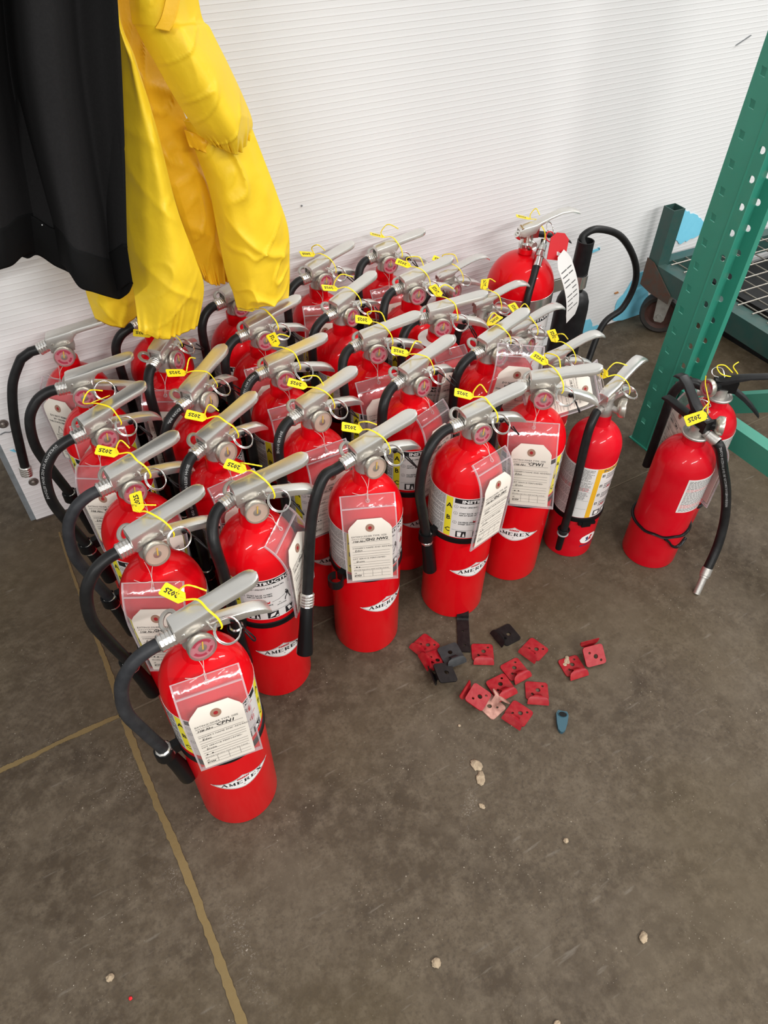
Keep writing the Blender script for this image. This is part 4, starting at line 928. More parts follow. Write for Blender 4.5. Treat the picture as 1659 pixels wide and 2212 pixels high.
s_ = obj('year_seal', SEALS[2], co, (.002, .002, .016), (0, 0, rad(-20))); fl_ = obj('seal_flag', G['flag'], s_, (.0055, .0165, .5125), Y(6, -10, 165)); obj('year_print', G['year'], s_, fl_.location, fl_.rotation_euler)
rt = MB().prism([(-.006, .0), (.006, .0), (.0145, -.009), (.0145, -.044), (-.0145, -.044), (-.0145, -.009)], -.0008, .0008)
r_ = obj('red_flag', rt.mesh('red_flag', 'red_tag'), co); r_.location = (.042, -.062, .520); r_.rotation_euler = (rad(70), rad(8), rad(-24)); r_.scale = (1.5, 1.35, 1.5)
obj('flag_mark', MB().add([(-.001, -.030, .0010), (.011, -.033, .0010), (.012, -.037, .0010), (.0, -.036, .0010)], [(0, 1, 2, 3)]).flat_mesh('flag_mark', 'ink_white'), r_)
obj('flag_loop', torus(.011, .0014, Matrix.Translation((.020, -.052, .512)) @ Matrix.Rotation(rad(60), 4, 'X')).mesh('flag_loop', 'red_tag', True), co)
horn = obj('discharge_horn', MB().lathe([(0, .030), (.030, .030), (.0425, .036), (.0435, .045), (.0425, .285), (.0405, .305), (.034, .322), (.022, .330), (.0185, .332), (.0185, .345), (0, .345)], 36).mesh('discharge_horn', 'black_satin', True, 40), co, (.161, -.030, 0))
obj('horn_grip', MB().lathe([(0, .345), (.0215, .345), (.0222, .352), (.0205, .455), (.0208, .462), (.0175, .462), (.0165, .440), (0, .440)], 28).mesh('horn_grip', 'black_satin', True, 40), horn)
cl_ = []
for k in range(30): a = rad(-170 + 340 * k / 29) ; cl_.append([((.0225 + t_) * math.cos(a), (.0225 + t_) * math.sin(a), z) for t_, z in ((0, .345), (.0018, .345), (.0018, .378), (0, .378))])
hc = MB().loft(cl_); hc.box(-.085, -.020, -.002, .000, .345, .378).box(-.085, -.020, .004, .006, .345, .378)
obj('horn_clamp', hc.mesh('horn_clamp', 'polished', True, 40), horn)
hp = [(.030, -.020, .478), (.012, -.036, .460), (-.012, -.056, .432), (-.040, -.078, .385), (-.052, -.088, .30), (-.054, -.092, .20), (-.044, -.098, .10), (-.005, -.108, .045), (.06, -.105, .025), (.14, -.092, .022), (.23, -.06, .060)]
for (px, py) in ((1300, 705), (1345, 665), (1372, 610), (1370, 560), (1340, 510), (1290, 495), (1258, 512)): p = at_y(px, py, -.196); hp.append((p.x - CX, p.y - CY, p.z))
hp.append((.161, -.030, .445))
h = obj('hose', MB().tube(catmull(hp, 130), .0088, 12).mesh('hose', 'rubber', True), co)
hv = Vector(hp[1]) - Vector(hp[0]); f_ = obj('hose_fitting', MB().lathe([(0, 0), (.0085, 0), (.0085, .010), (.0105, .010), (.0105, .026), (.0085, .028), (.0115, .030), (.0115, .042), (.0095, .044), (.0095, .066), (0, .066)], 12).mesh('hose_fitting', 'chrome', True, 30), h); f_.matrix_local = frame_to(Vector(hp[0]) + Vector((.006, .004, .006)), hv)

# ================================================================== SERVICE TAGS in clear pouches (each hangs on its extinguisher by a string)
PW, PH = .091, .192
T = {}
# the pouch drapes over the shoulder: slanted at the top, upright lower down
BN = 96; OFF = .0034; raw = []
t0_ = math.acos(.0335 / RC)
for k in range(61):
    t = t0_ * (1 - k / 60); nx, nz = math.cos(t) / RC, math.sin(t) / .076; l = math.hypot(nx, nz)
    raw.append((RC * math.cos(t) + OFF * nx / l, .352 + .076 * math.sin(t) + OFF * nz / l))
TAG_R, TAG_Z = raw[0]
raw.append((raw[-1][0] + .0012, .15)); BEND = []; i = 0; acc = 0.0
for k in range(BN + 1):
    d_ = PH * k / BN
    while i < len(raw) - 2 and acc + math.dist(raw[i], raw[i + 1]) < d_: acc += math.dist(raw[i], raw[i + 1]); i += 1
    u = (d_ - acc) / math.dist(raw[i], raw[i + 1]); r_, z_ = (raw[i][0] + (raw[i + 1][0] - raw[i][0]) * u, raw[i][1] + (raw[i + 1][1] - raw[i][1]) * u)
    BEND.append((-(r_ - TAG_R), z_ - TAG_Z, math.atan2(raw[i][1] - raw[i + 1][1], raw[i + 1][0] - raw[i][0])))
def bend(x, y, z):
    """flat tag coordinates (z from 0 down to -PH, y outward negative) -> draped coordinates"""
    t = max(0, min(BN, -z / PH * BN)); k = min(int(t), BN - 1); u = t - k
    o = BEND[k][0] * (1 - u) + BEND[k + 1][0] * u; q = BEND[k][1] * (1 - u) + BEND[k + 1][1] * u; a_ = BEND[k + 1][2]
    if z > 0: q += z * math.sin(BEND[1][2]); o += z * math.cos(BEND[1][2])
    return (x, o + y * math.sin(a_), q - y * math.cos(a_))
def slab(x0, x1, y0, y1, z0, z1, n=24):
    return MB().loft([[bend(x, y, z0 + (z1 - z0) * k / n) for x, y in ((x0, y0), (x1, y0), (x1, y1), (x0, y1))] for k in range(n + 1)])
T['pouch'] = slab(-PW / 2, PW / 2, -.0012, .0012, -PH, 0).mesh('pouch', 'pouch_clear', True, 40)
T['seam_side'] = slab(-PW / 2 - .0002, -PW / 2 + .0022, -.0015, .0015, -PH, 0).mesh('pouch_seam', 'pouch_seam')
T['seam_side2'] = slab(PW / 2 - .0022, PW / 2 + .0002, -.0015, .0015, -PH, 0).mesh('pouch_seam', 'pouch_seam')
T['seam_foot'] = slab(-PW / 2 + .0022, PW / 2 - .0022, -.0015, .0015, -PH, -PH + .0055, 2).mesh('pouch_seam', 'pouch_seam')
T['seam_top'] = slab(-PW / 2 + .0022, PW / 2 - .0022, -.0015, .0015, -.0014, 0, 2).mesh('pouch_seam', 'pouch_seam')
T['zip'] = slab(-PW / 2 + .0022, PW / 2 - .0022, -.0020, .0020, -.0230, -.0208, 2).mesh('pouch_zip', 'pouch_seam')
def bent_tube(pts, r): return MB().tube([bend(*p) for p in pts], r, 6, True)
T['hole'] = bent_tube([(.0030 * math.cos(2 * PI * k / 18), -.0014, -.0105 + .0030 * math.sin(2 * PI * k / 18)) for k in range(18)], .0006).mesh('pouch_hole', 'pouch_seam', True)
KC = 1.2; CWD, CH = .0605 * KC, .1215 * KC; CT = .0400                 # card: size and depth of its top edge in the pouch
def strip_card(material):
    rings = []
    for k in range(25):
        z = -CH * k / 24; w = CWD / 2 - max(0, .0155 - (-z)) * 1.05
        rings.append([bend(x, y, z - CT) for x, y in ((-w, -.0026), (w, -.0026), (w, -.0018), (-w, -.0018))])
    return MB().loft(rings).mesh('card', material, True, 40)
T['card'] = strip_card('card'); T['card_white'] = strip_card('card_white')
def on_card(p, name, material, y=-.0030):
    me = bpy.data.meshes.new(name); me.from_pydata([bend(a * KC, y, b * KC - CT) for a, b in p.v], [], p.f); me.materials.append(MATS[material]); return me
def ring_print(r0, r1, z, seg=24):
    p = Print(); a = [2 * PI * k / seg for k in range(seg + 1)]
    for m, q in zip(a, a[1:]): p.add([(r0 * math.cos(m), z + r0 * math.sin(m)), (r0 * math.cos(q), z + r0 * math.sin(q)), (r1 * math.cos(q), z + r1 * math.sin(q)), (r1 * math.cos(m), z + r1 * math.sin(m))], [(0, 1, 2, 3)])
    return p
T['eyelet'] = on_card(ring_print(.0026, .0062, -.0135), 'eyelet', 'eyelet')
T['eyelet_hole'] = on_card(Print().poly(circle(0, -.0135, .0026, 16)), 'eyelet_hole', 'red_clip')
p_ = Print()
x0_, x1_ = -.0265, .0265
p_.text('EXTINGUISHER TYPE, SIZE', .0040, x0_, -.0285, sx=1.05); p_.text('and LOCATION:', .0036, x0_, -.0325)
p_.text("OWNER'S NAME AND ADDRESS:", .0040, x0_, -.0520, sx=1.02); p_.text('LIST SERVICE PERFORMED:', .0040, x0_, -.0745, sx=1.02)
for zz in (-.0385, -.0470, -.0585, -.0640, -.0690, -.0815, -.0870, -.0925): p_.rect(x0_, x1_, zz, zz + .0004)
p_.text('(Monthly inspection initial and date below)', .0032, x0_, -.0985, sx=.92)
for zz in (-.1000, -.1075, -.1140): p_.rect(x0_, x1_, zz, zz + .0003)
for xx in (-.013, .0005, .014): p_.rect(xx, xx + .0003, -.1140, -.1000)
T['form_print'] = on_card(p_, 'form_print', 'ink_soft')
p_ = Print()
p_.text('DO NOT REMOVE', .0050, 0, -.030, 'CENTER', .0001); p_.text('BY ORDER OF', .0050, 0, -.0365, 'CENTER', .0001); p_.text('THE STATE FIRE MARSHAL', .0048, 0, -.043, 'CENTER', .0001)
p_.line([(-.020, -.066), (-.012, -.050), (-.004, -.066), (-.020, -.066)], .0008); p_.line([(.010, -.050), (.022, -.050), (.022, -.064), (.010, -.064), (.010, -.050)], .0007)
for k in range(9):
    z = -.072 - k * .0052; p_.rect(-.026, .026, z, z + .0003); p_.text(('SERVICED BY', 'DATE', 'RECHARGED', 'LICENSE NO.', 'TYPE', 'MONTH', 'YEAR', 'WEIGHT', 'SIGNED')[k], .0034, -.026, z + .0008)
T['notice_print'] = on_card(p_, 'notice_print', 'ink_soft')
TAG_CACHE = {}
def handwriting(lines, seed):
    r = random.Random(seed); p = Print()
    for body, size, x, z, b in lines: p.text(body, size, x, z, 'LEFT', b, .95, .22, r.uniform(-.03, .05))
    for k in range(2): p.poly(circle(-.022 + k * .0045 + r.uniform(-.001, .001), -.0905 - r.uniform(0, .001), .0011, 8))
    p.text('8/19/24', .0046, -.0262, -.1118, 'LEFT', .0001, .7, .2); p.text('ok', .0040, -.0262, -.1055, 'LEFT', 0, .8, .2)
    return on_card(p, 'handwriting', 'ink', -.0032)
def service_tag(label, code, az, site, ztop=None, rtop=None, rbot=0, roll=0.0, twist=0.0, back=False, drop=None, card_dx=0.0, xyz=None, rot=None, card_roll=2.0, neck_z=.447, white=False, parent_r=.0):
    """tag tied to extinguisher code on its side az (degrees, world), site = handwritten location"""
    e = EX[code]; a = rad(az); ex, ey = e.location.x, e.location.y
    ztop = TAG_Z if ztop is None else ztop; rtop = TAG_R if rtop is None else rtop
    if xyz is None:
        loc = Vector((ex + rtop * math.cos(a), ey + rtop * math.sin(a), ztop)); lean = rad(rbot)
        M = Matrix.Translation(loc) @ Matrix.Rotation(a + PI / 2 + rad(twist), 4, 'Z') @ Matrix.Rotation(-lean, 4, 'X') @ Matrix.Rotation(rad(roll), 4, 'Y')
    else:
        loc = Vector(xyz); M = Matrix.Translation(loc) @ rot
    root = thing('service_tag', label, 'tag', (0, 0, 0), 0, 'service tags in clear pouches'); root.matrix_world = M
    po = obj('pouch', T['pouch'], root); obj('pouch_zip', T['zip'], po); obj('pouch_hole', T['hole'], po)
    for k in ('seam_side', 'seam_side2', 'seam_foot', 'seam_top'): obj('pouch_seam', T[k], po)
    c = obj('card', T['card_white' if white else 'card'], root, (card_dx, 0, 0), (0, rad(card_roll) * .3, 0))
    obj('eyelet', T['eyelet'], c); obj('eyelet_hole', T['eyelet_hole'], c)
    if back: obj('notice_print', T['notice_print'], c)
    else:
        obj('form_print', T['form_print'], c)
        obj('handwriting', handwriting([('10# Abc', .0054, -.0255, -.0378, .00005), (site, .0090 if len(site) < 6 else .0074, -.004 if len(site) < 6 else -.008, -.0365, .00014), ('Eden', .0056, -.023, -.0577, 0), ('Done', .0054, -.022, -.0808, 0)], len(site) + int(az)), c)
    # string from the pouch hole up to the neck
    Mi = M.inverted(); nk = Mi @ Vector((ex + .0185 * math.cos(a + .3), ey + .0185 * math.sin(a + .3), neck_z)); nk2 = Mi @ Vector((ex + .0185 * math.cos(a - .5), ey + .0185 * math.sin(a - .5), neck_z))
    h0 = Vector(bend(0, -.0035, -.0105)); h1 = Vector(bend(.001, .0025, -.0105)); tp = Vector(bend(0, -.004, .001))
    st = catmull([tuple(nk), tuple(nk.lerp(tp, .5) + Vector((0, -.004, .002))), tuple(tp), tuple(h0), tuple(h1), tuple(nk2.lerp(h1, .5) + Vector((.004, -.002, .006))), tuple(nk2)], 40)
    sm_ = MB().tube(st, .00045, 5); sm_.tube(catmull([tuple(tp), (-.012, tp.y - .004, tp.z + .002), (-.024, tp.y - .002, tp.z + .006)], 12), .0004, 5)
    obj('string', sm_.mesh('string', 'string', True), root)
    return root
service_tag('clear-pouched service tag marked CPN1 on the nearest extinguisher', 'A1', -98, 'CPN1', roll=-1)
service_tag('clear-pouched tag marked GH2 NW on the extinguisher behind the nearest one', 'A2', -112, 'GH2 NW', roll=-3, twist=-8)
service_tag('clear pouch sticking up behind the lever of the second extinguisher on the left', 'A3', -68, 'GH2 N', roll=8)
service_tag('clear-pouched tag marked GH2 E hanging left of the printed hose', 'A4', -118, 'GH2 E', roll=-4, twist=-8)
service_tag('clear-pouched tag partly hidden under the fourth lever on the left', 'A5', -92, 'GH2 E1', roll=4)
service_tag('clear-pouched tag with fire marshal notice by the loose hose at the wall', 'A6', -135, '', roll=-4, back=True, twist=-8)
service_tag('clear-pouched tag curling round the front extinguisher of the second row', 'B1', -42, 'GH2 SW3', roll=-3, twist=-4)
service_tag('clear-pouched tag half hidden behind the front lever of the second row', 'B2', -78, 'GH2 S2', roll=6)
service_tag('clear pouch hanging below the yellow cuff', 'B4', -118, 'GH2 N3', roll=0)
service_tag('clear-pouched service tag marked GH2 NW2, facing the camera squarely', 'C1', -114, 'GH2 NW2', roll=-2, card_roll=0)
service_tag('clear-pouched tag second from the front in the third row', 'C2', -84, 'GH2 S1', roll=6)
service_tag('clear-pouched tag third from the front in the third row', 'C3', -90, 'GH2 W2', roll=4)
service_tag('clear-pouched tag by the bottom of the yellow leg', 'C4', -98, 'GH2 W', roll=-2)
service_tag('clear-pouched tag marked GH2 SW1 on the extinguisher above the black strap', 'D1', -70, 'GH2 SW1', roll=5, twist=-6, rtop=TAG_R + .004)
service_tag('clear-pouched tag marked GH2 C2 tilted beside the second gauge of the fourth row', 'D2', -62, 'GH2 C2', roll=6, twist=-6, rtop=TAG_R + .004)
service_tag('clear-pouched tag marked GH2 C in the middle of the crowd', 'D3', -104, 'GH2 C', roll=-6)
service_tag('clear-pouched tag at the wall right of the yellow leg', 'D5', -104, 'GH2 N', roll=4)
service_tag('clear-pouched tag on the rightmost extinguisher at the wall', 'E5', -104, 'GH2 N5', roll=-6)
service_tag('clear-pouched tag on the extinguisher with the white collar', 'E3', -82, 'GH2 E4', roll=8)
service_tag('clear-pouched tag marked CPW1 on the front extinguisher of the fifth row', 'E1', -136, 'CPW1', roll=-7, ztop=TAG_Z + .004, rtop=TAG_R + .004, twist=2)
service_tag('clear pouch with fire marshal notice standing upright over a gauge', 'E2', -45, '', back=True, xyz=(.9210, -.5450, .500), rot=Matrix.Rotation(rad(-28), 4, 'Z') @ Matrix.Rotation(rad(6), 4, 'X') @ Matrix.Rotation(rad(6), 4, 'Y'), neck_z=.46)
service_tag('clear pouch folded over the neck of the orange-striped extinguisher', 'F1', -150, 'CW1', xyz=(1.040, -.648, .446), rot=Matrix.Rotation(rad(-26), 4, 'Z') @ Matrix.Rotation(rad(-22), 4, 'X') @ Matrix.Rotation(rad(74), 4, 'Y') @ Matrix.Scale(.86, 4), neck_z=.39, card_roll=0)
service_tag('clear pouch hanging left of the extinguisher against the rack post', 'G2', 152, 'GR1', ztop=.3385, rtop=TAG_R - .0035, neck_z=.352)
service_tag('clear pouch hanging between the two black-levered extinguishers', 'G1', -10, 'GR2', ztop=.3385, rtop=TAG_R - .0035, neck_z=.345)
# paper tag of the CO2 extinguisher: curved sheet
rings = []
for k in range(15):
    t = k / 14; x = .030 + .020 * math.sin(t * 2.2) + .030 * t; y = -.086 - .030 * math.sin(t * 1.8); z = .478 - .165 * t
    w = .024 if t > .12 else .010 + .115 * t
    if t > .85: w *= 1 - (t - .85) * 2.2
    ax = Vector((.95, .25, 0)); rings.append([(x - ax.x * w, y - ax.y * w, z), (x + ax.x * w, y + ax.y * w, z + .012), (x + ax.x * w + .0005, y + ax.y * w - .0005, z + .012), (x - ax.x * w + .0005, y - ax.y * w - .0005, z)])
pt = thing('service_tag', 'curled white paper tag hanging on the big round-shouldered extinguisher', 'tag', (CX, CY, 0), 0, 'loose paper tags')
obj('card', MB().loft(rings).mesh('card', 'card_white', True, 40), pt)
q = MB()
for k in range(3, 12):
    a, b = rings[k], rings[k + 1]
    for u0, u1 in ((.12, .5), (.56, .88)):
        if (k * 7 + int(u0 * 10)) % 5 == 0: continue
        f3 = lambda r, u: Vector(r[0]).lerp(Vector(r[1]), u) + Vector((-.0006, -.0012, 0))
        q.quad(f3(a, u0), f3(a, u1), f3(a, u1).lerp(f3(b, u1), .22), f3(a, u0).lerp(f3(b, u0), .22))
obj('tag_print', q.flat_mesh('tag_print', 'ink_soft'), pt)
obj('string', MB().tube(catmull([(.030, -.030, .500), (.036, -.052, .492), (.030, -.086, .478)], 14), .0005, 5).mesh('string', 'string', True), pt)

# ================================================================== GARMENTS hanging in front of the wall
def cloth(name, cols, material, parent, nu=48, nv=60, wrinkle=.003, wscale=14, thick=.0012, seed=0, gather=0.0, closed=True, back=.05, crease=.0):
    """cols: columns left to right, each a list of (px, py, depth y) from top to bottom; a back sheet closes the tube"""
    C_ = [catmull([tuple(at_y(a, b, y)) for a, b, y in c], nv) for c in cols]
    rows = []
    for j in range(nv):
        row = catmull([c[j] for c in C_], nu); v = j / (nv - 1)
        for i, p in enumerate(row):
            u = i / (nu - 1); edge = min(1, 6 * u, 6 * (1 - u))
            p[1] += wrinkle * edge * (noise.noise((p[0] * wscale + seed, p[2] * wscale * .55, seed * 1.7)) * 1.6 + .6 * noise.noise((p[0] * wscale * 2.7, p[2] * wscale * 1.4, seed + 5.0)))
            rd = 1 - min(1, abs(noise.noise((p[0] * wscale * .8 + p[2] * 5 + seed, p[2] * wscale * .45 - seed, 3.1))) * 5.5)
            rd2 = 1 - min(1, abs(noise.noise((p[0] * wscale * 1.3 - p[2] * 9 + seed * 2, p[2] * wscale * .8, 7.7))) * 7)
            p[1] -= crease * edge * (rd * rd + .6 * rd2 * rd2)
            if gather: p[1] += gather * max(0, (v - .86) / .14) * math.sin(u * 40 + 7 * noise.noise((u * 5, seed, 0))) * .5
        if closed:
            bk = []
            for i in range(nu - 2, 0, -1):
                u = i / (nu - 1); p = row[i]; l = [a + (b - a) * u for a, b in zip(row[0], row[-1])]
                bk.append([l[0], max(l[1], p[1] + .004) + back * math.sin(PI * u) * .6 + .002, p[2]])
            row = row + bk
        rows.append([tuple(p) for p in row])
    m = MB().loft(rows, closed=closed, cap=False)
    o = obj(name, m.mesh(name, material, True, 80), parent)
    s_ = o.modifiers.new('thickness', 'SOLIDIFY'); s_.thickness = thick; s_.offset = 0
    return o
def L3(top, mid, bot, y0, y1=None):
    y1 = y0 if y1 is None else y1
    return [(top[0], top[1], y0), (mid[0], mid[1], (y0 + y1) / 2), (bot[0], bot[1], y1)]
# black sweatshirt
sw = thing('sweatshirt', 'black fleece sweatshirt hanging in front of the yellow coverall', 'sweatshirt', tuple(at_y(130, -420, -.14)))
def local(o):
    """keep world placement when parented to an Empty away from the origin"""
    bpy.context.view_layer.update(); o.matrix_parent_inverse = o.parent.matrix_world.inverted(); return o
hemx = [(-140, 612), (-60, 600), (0, 581), (26, 572), (50, 552), (84, 545), (116, 553), (134, 570), (152, 590), (173, 620), (200, 630), (230, 640), (256, 645), (276, 634), (286, 612)]
tops = [(-170, -420), (-130, -420), (-95, -420), (-75, -420), (-52, -420), (-30, -420), (-12, -420), (6, -420), (30, -420), (60, -420), (85, -420), (110, -420), (140, -420), (185, -420), (222, -420)]
mids = [(-165, 150), (-110, 150), (-70, 150), (-40, 150), (-12, 150), (8, 150), (24, 150), (50, 150), (70, 150), (100, 150), (130, 150), (158, 150), (178, 150), (225, 150), (262, 150)]
dep = [-.17, -.24, -.265, -.25, -.215, -.18, -.160, -.215, -.275, -.290, -.288, -.262, -.228, -.250, -.285]
cols = [L3(t, m_, h_, d_ + .02, d_) for t, m_, h_, d_ in zip(tops, mids, hemx, dep)]
# body stops above the ribbed hem
def up(h_, k): return (h_[0] - 12 * k, h_[1] - 78 * k)
hems = [up(h_, 1.0) for h_ in hemx]
body = [[c[0], c[1], (hm[0], hm[1], c[2][2])] for c, hm in zip(cols, hems)]
local(cloth('body', body, 'black_fleece', sw, 90, 56, .0025, 9, .003, 3, back=.09))
hem = [[(hm[0] - 1, hm[1] - 7, d_ - .0015), ((hm[0] + h_[0]) / 2, (hm[1] + h_[1]) / 2, d_ - .002), (h_[0], h_[1], d_ + .008)] for hm, h_, d_ in zip(hems, hemx, dep)]
local(cloth('ribbed_hem', hem, 'black_rib', sw, 90, 10, .001, 9, .003, 4, back=.08))
p = at_y(91, 486, -.215); local(obj('lint_speck', MB().lathe([(0, -.0012), (.001, -.0006), (.0012, .0006), (0, .0012)], 8, Matrix.Translation(p)).mesh('lint_speck', 'lint', True), sw))
# yellow coverall
cv = thing('coverall', 'yellow disposable coverall hanging on the wall with elastic cuffs', 'coverall', tuple(at_y(330, -420, -.12)))
# front leg
Lf = [(180, -420, -.195), (205, 0, -.195), (230, 160, -.197), (258, 380, -.200), (272, 540, -.208), (291, 640, -.222), (300, 716, -.240)]
R1 = [(222, -420, -.225), (252, 0, -.225), (293, 131, -.240), (338, 278, -.250), (382, 450, -.262), (421, 557, -.268), (440, 622, -.262), (427, 706, -.250)]
M1 = [(217, -420, -.226), (243, 0, -.226), (276, 150, -.236), (312, 340, -.250), (332, 480, -.262), (345, 580, -.272), (352, 660, -.278), (345, 733, -.262)]
M2 = [(219, -420, -.229), (248, 0, -.228), (284, 140, -.246), (326, 300, -.262), (360, 460, -.280), (388, 570, -.290), (398, 640, -.286), (384, 722, -.262)]
local(cloth('leg', [Lf, M1, M2, R1], 'yellow_cloth', cv, 80, 130, .0045, 13, .0012, 11, gather=.006, crease=.004))
# middle panel behind (the other side of the seat), elastic cuff
A_ = [(216, -420, -.16), (250, 0, -.16), (300, 180, -.165), (345, 320, -.17), (390, 470, -.165), (420, 560, -.155), (434, 600, -.150)]
B_ = [(238, -420, -.15), (270, 0, -.15), (330, 150, -.155), (380, 300, -.165), (425, 440, -.170), (452, 550, -.160), (464, 613, -.150)]
C3_ = [(262, -420, -.14), (292, 0, -.14), (352, 140, -.145), (415, 290, -.15), (462, 430, -.155), (492, 540, -.150), (498, 606, -.145)]
local(cloth('back_leg', [A_, B_, C3_], 'orange_shade_cloth', cv, 60, 110, .004, 14, .0012, 17, gather=.008, back=.04, crease=.006))  # yellow cloth too: its shade is put into the deeper orange
# right leg
A_ = [(398, 262, -.185), (424, 330, -.19), (452, 410, -.195), (470, 500, -.20), (488, 590, -.205), (503, 630, -.21), (512, 664, -.213)]
B_ = [(430, 262, -.205), (455, 330, -.22), (492, 420, -.235), (518, 510, -.245), (540, 590, -.25), (550, 630, -.25), (556, 663, -.245)]
C4_ = [(480, 262, -.215), (510, 330, -.235), (548, 420, -.245), (574, 500, -.25), (586, 580, -.25), (590, 625, -.25), (590, 656, -.245)]
D_ = [(538, 262, -.20), (566, 335, -.21), (598, 420, -.215), (622, 495, -.22), (625, 570, -.22), (625, 610, -.22), (623, 643, -.22)]
local(cloth('leg', [A_, B_, C4_, D_], 'yellow_cloth', cv, 80, 110, .0055, 15, .0012, 23, crease=.008))
# sleeve with gathered elbow cuff
A_ = [(248, -420, -.205), (280, 0, -.21), (296, 64, -.215), (338, 140, -.225), (380, 214, -.232), (424, 280, -.235), (456, 312, -.232)]
B_ = [(290, -420, -.235), (318, 0, -.235), (344, 64, -.245), (392, 140, -.262), (432, 214, -.272), (466, 285, -.272), (486, 324, -.258)]
C5_ = [(330, -420, -.240), (368, 0, -.240), (402, 64, -.255), (450, 140, -.272), (482, 214, -.282), (506, 285, -.282), (512, 328, -.262)]
D_ = [(380, -420, -.205), (428, 0, -.205), (455, 64, -.21), (493, 140, -.215), (527, 214, -.22), (545, 265, -.225), (538, 300, -.232)]
local(cloth('sleeve', [A_, B_, C5_, D_], 'yellow_cloth', cv, 80, 110, .0055, 13, .0012, 31, gather=.012, crease=.006))
# gathered elastic seen at the sleeve end and the seam strip on the sleeve
E1_ = [[(398, 280, -.190), (404, 300, -.192), (410, 318, -.195)], [(440, 292, -.206), (446, 312, -.212), (450, 330, -.214)], [(490, 304, -.224), (496, 326, -.230), (500, 344, -.230)], [(532, 290, -.214), (540, 312, -.217), (544, 338, -.215)]]
local(cloth('elastic', E1_, 'orange_shade_cloth', cv, 70, 10, .006, 60, .001, 41, gather=.006, closed=True, back=.02))
S_ = [[(372, -60, -.262), (352, 30, -.266), (336, 62, -.262)], [(398, -60, -.272), (382, 30, -.275), (364, 68, -.272)]]
local(cloth('sleeve_seam', S_, 'orange_shade_cloth', cv, 10, 16, .001, 20, .0016, 43, closed=True, back=.004))
# tail of the back piece showing under the sweatshirt
A_ = [(168, 540, -.115), (186, 630, -.115), (206, 688, -.115)]
B_ = [(205, 540, -.150), (222, 632, -.155), (240, 703, -.140)]
C6_ = [(252, 540, -.150), (262, 632, -.155), (270, 704, -.140)]
D_ = [(290, 540, -.120), (294, 630, -.12), (296, 682, -.12)]
local(cloth('hood_tail', [A_, B_, C6_, D_], 'yellow_cloth', cv, 30, 24, .006, 20, .0012, 51, crease=.006))

# ================================================================== RACK UPRIGHT
rk = thing('rack_upright', 'green perforated steel rack upright with bracing at the right', 'rack upright', (1.477, -.510, 0))
RZT = 2.2
def holed_column(mb, x, y0, y1, hole, zs, th=.0026):
    """vertical strip of plate at x between y0 and y1 with a real hole of the given outline at every height in zs"""
    edges = [0.0] + [(p + q) / 2 for p, q in zip(zs, zs[1:])] + [RZT]
    for zc, z0, z1 in zip(zs, edges, edges[1:]):
        hy = sum(p[0] for p in hole) / len(hole)
        angs = [(math.atan2(q, p - hy), (p, q)) for p, q in hole]
        for cy_, cz_ in ((y0, z0 - zc), (y0, z1 - zc), (y1, z0 - zc), (y1, z1 - zc)):
            t = math.atan2(cz_, cy_ - hy); best = None
            for (p, q), (r, w) in zip(hole, hole[1:] + hole[:1]):          # where the ray to the corner leaves the hole
                dx, dy = math.cos(t), math.sin(t); ex, ey = r - p, w - q; den = dx * ey - dy * ex
                if abs(den) < 1e-12: continue
                k = ((p - hy) * ey - q * ex) / den; m = ((p - hy) * dy - q * dx) / den
                if k > 0 and -1e-6 <= m <= 1 + 1e-6: best = (hy + dx * k, dy * k)
            if best: angs.append((t, best))
        angs.sort(key=lambda v: v[0]); inn = []; out = []
        for t, (p, q) in angs:
            dx, dy = math.cos(t), math.sin(t); k = 1e9
            if dx > 1e-9: k = min(k, (y1 - hy) / dx)
            if dx < -1e-9: k = min(k, (y0 - hy) / dx)
            if dy > 1e-9: k = min(k, (z1 - zc) / dy)
            if dy < -1e-9: k = min(k, (z0 - zc) / dy)
            inn.append((p, zc + q)); out.append((hy + dx * k, zc + dy * k))
        n = len(inn); V = [(xx, p, q) for xx in (x - th / 2, x + th / 2) for p, q in inn + out]; F = []
        for i in range(n):
            j = (i + 1) % n
            F += [(i, j, n + j, n + i), (2 * n + j, 2 * n + i, 3 * n + i, 3 * n + j), (i, 2 * n + i, 2 * n + j, j)]
        mb.add(V, F)
    mb.quad((x - th / 2, y0, 0), (x + th / 2, y0, 0), (x + th / 2, y0, RZT), (x - th / 2, y0, RZT)); mb.quad((x - th / 2, y1, 0), (x + th / 2, y1, 0), (x + th / 2, y1, RZT), (x - th / 2, y1, RZT))
def flange(x, squares, y0, y1, name):
    x -= 1.477; y0 += .510; y1 += .510; mb = MB(); zr = []; z = .006 + .0535
    while z < RZT - .05: zr.append(z); z += .0535
    ym = -.505 + .510 if squares else y1
    holed_column(mb, x, y0, ym, circle(-.5355 + .510, 0, .0072, 12), zr)
    if squares:
        zq = []; z = .018 + .0535
        while z < RZT - .05: zq.append(z); z += .0535
        holed_column(mb, x, ym, y1, [(-.4885 + .510, -.0085), (-.4755 + .510, -.0065), (-.4745 + .510, .0085), (-.4875 + .510, .0065)], zq)
    return obj(name, mb.mesh(name, 'rack_green'), rk)
flange(1.4535, True, -.547, -.463, 'near_flange'); flange(1.5015, False, -.562, -.531, 'far_flange')
obj('return_lip', MB().box(-.0222, .0085, .0445, .0470, 0, RZT).mesh('return_lip', 'rack_green'), rk)
obj('web', MB().loft([[(-.0235, -.037, z), (.0245, -.0225, z), (.0245, -.0200, z), (-.0235, -.0345, z)] for z in (0, RZT)]).mesh('web', 'rack_green'), rk)
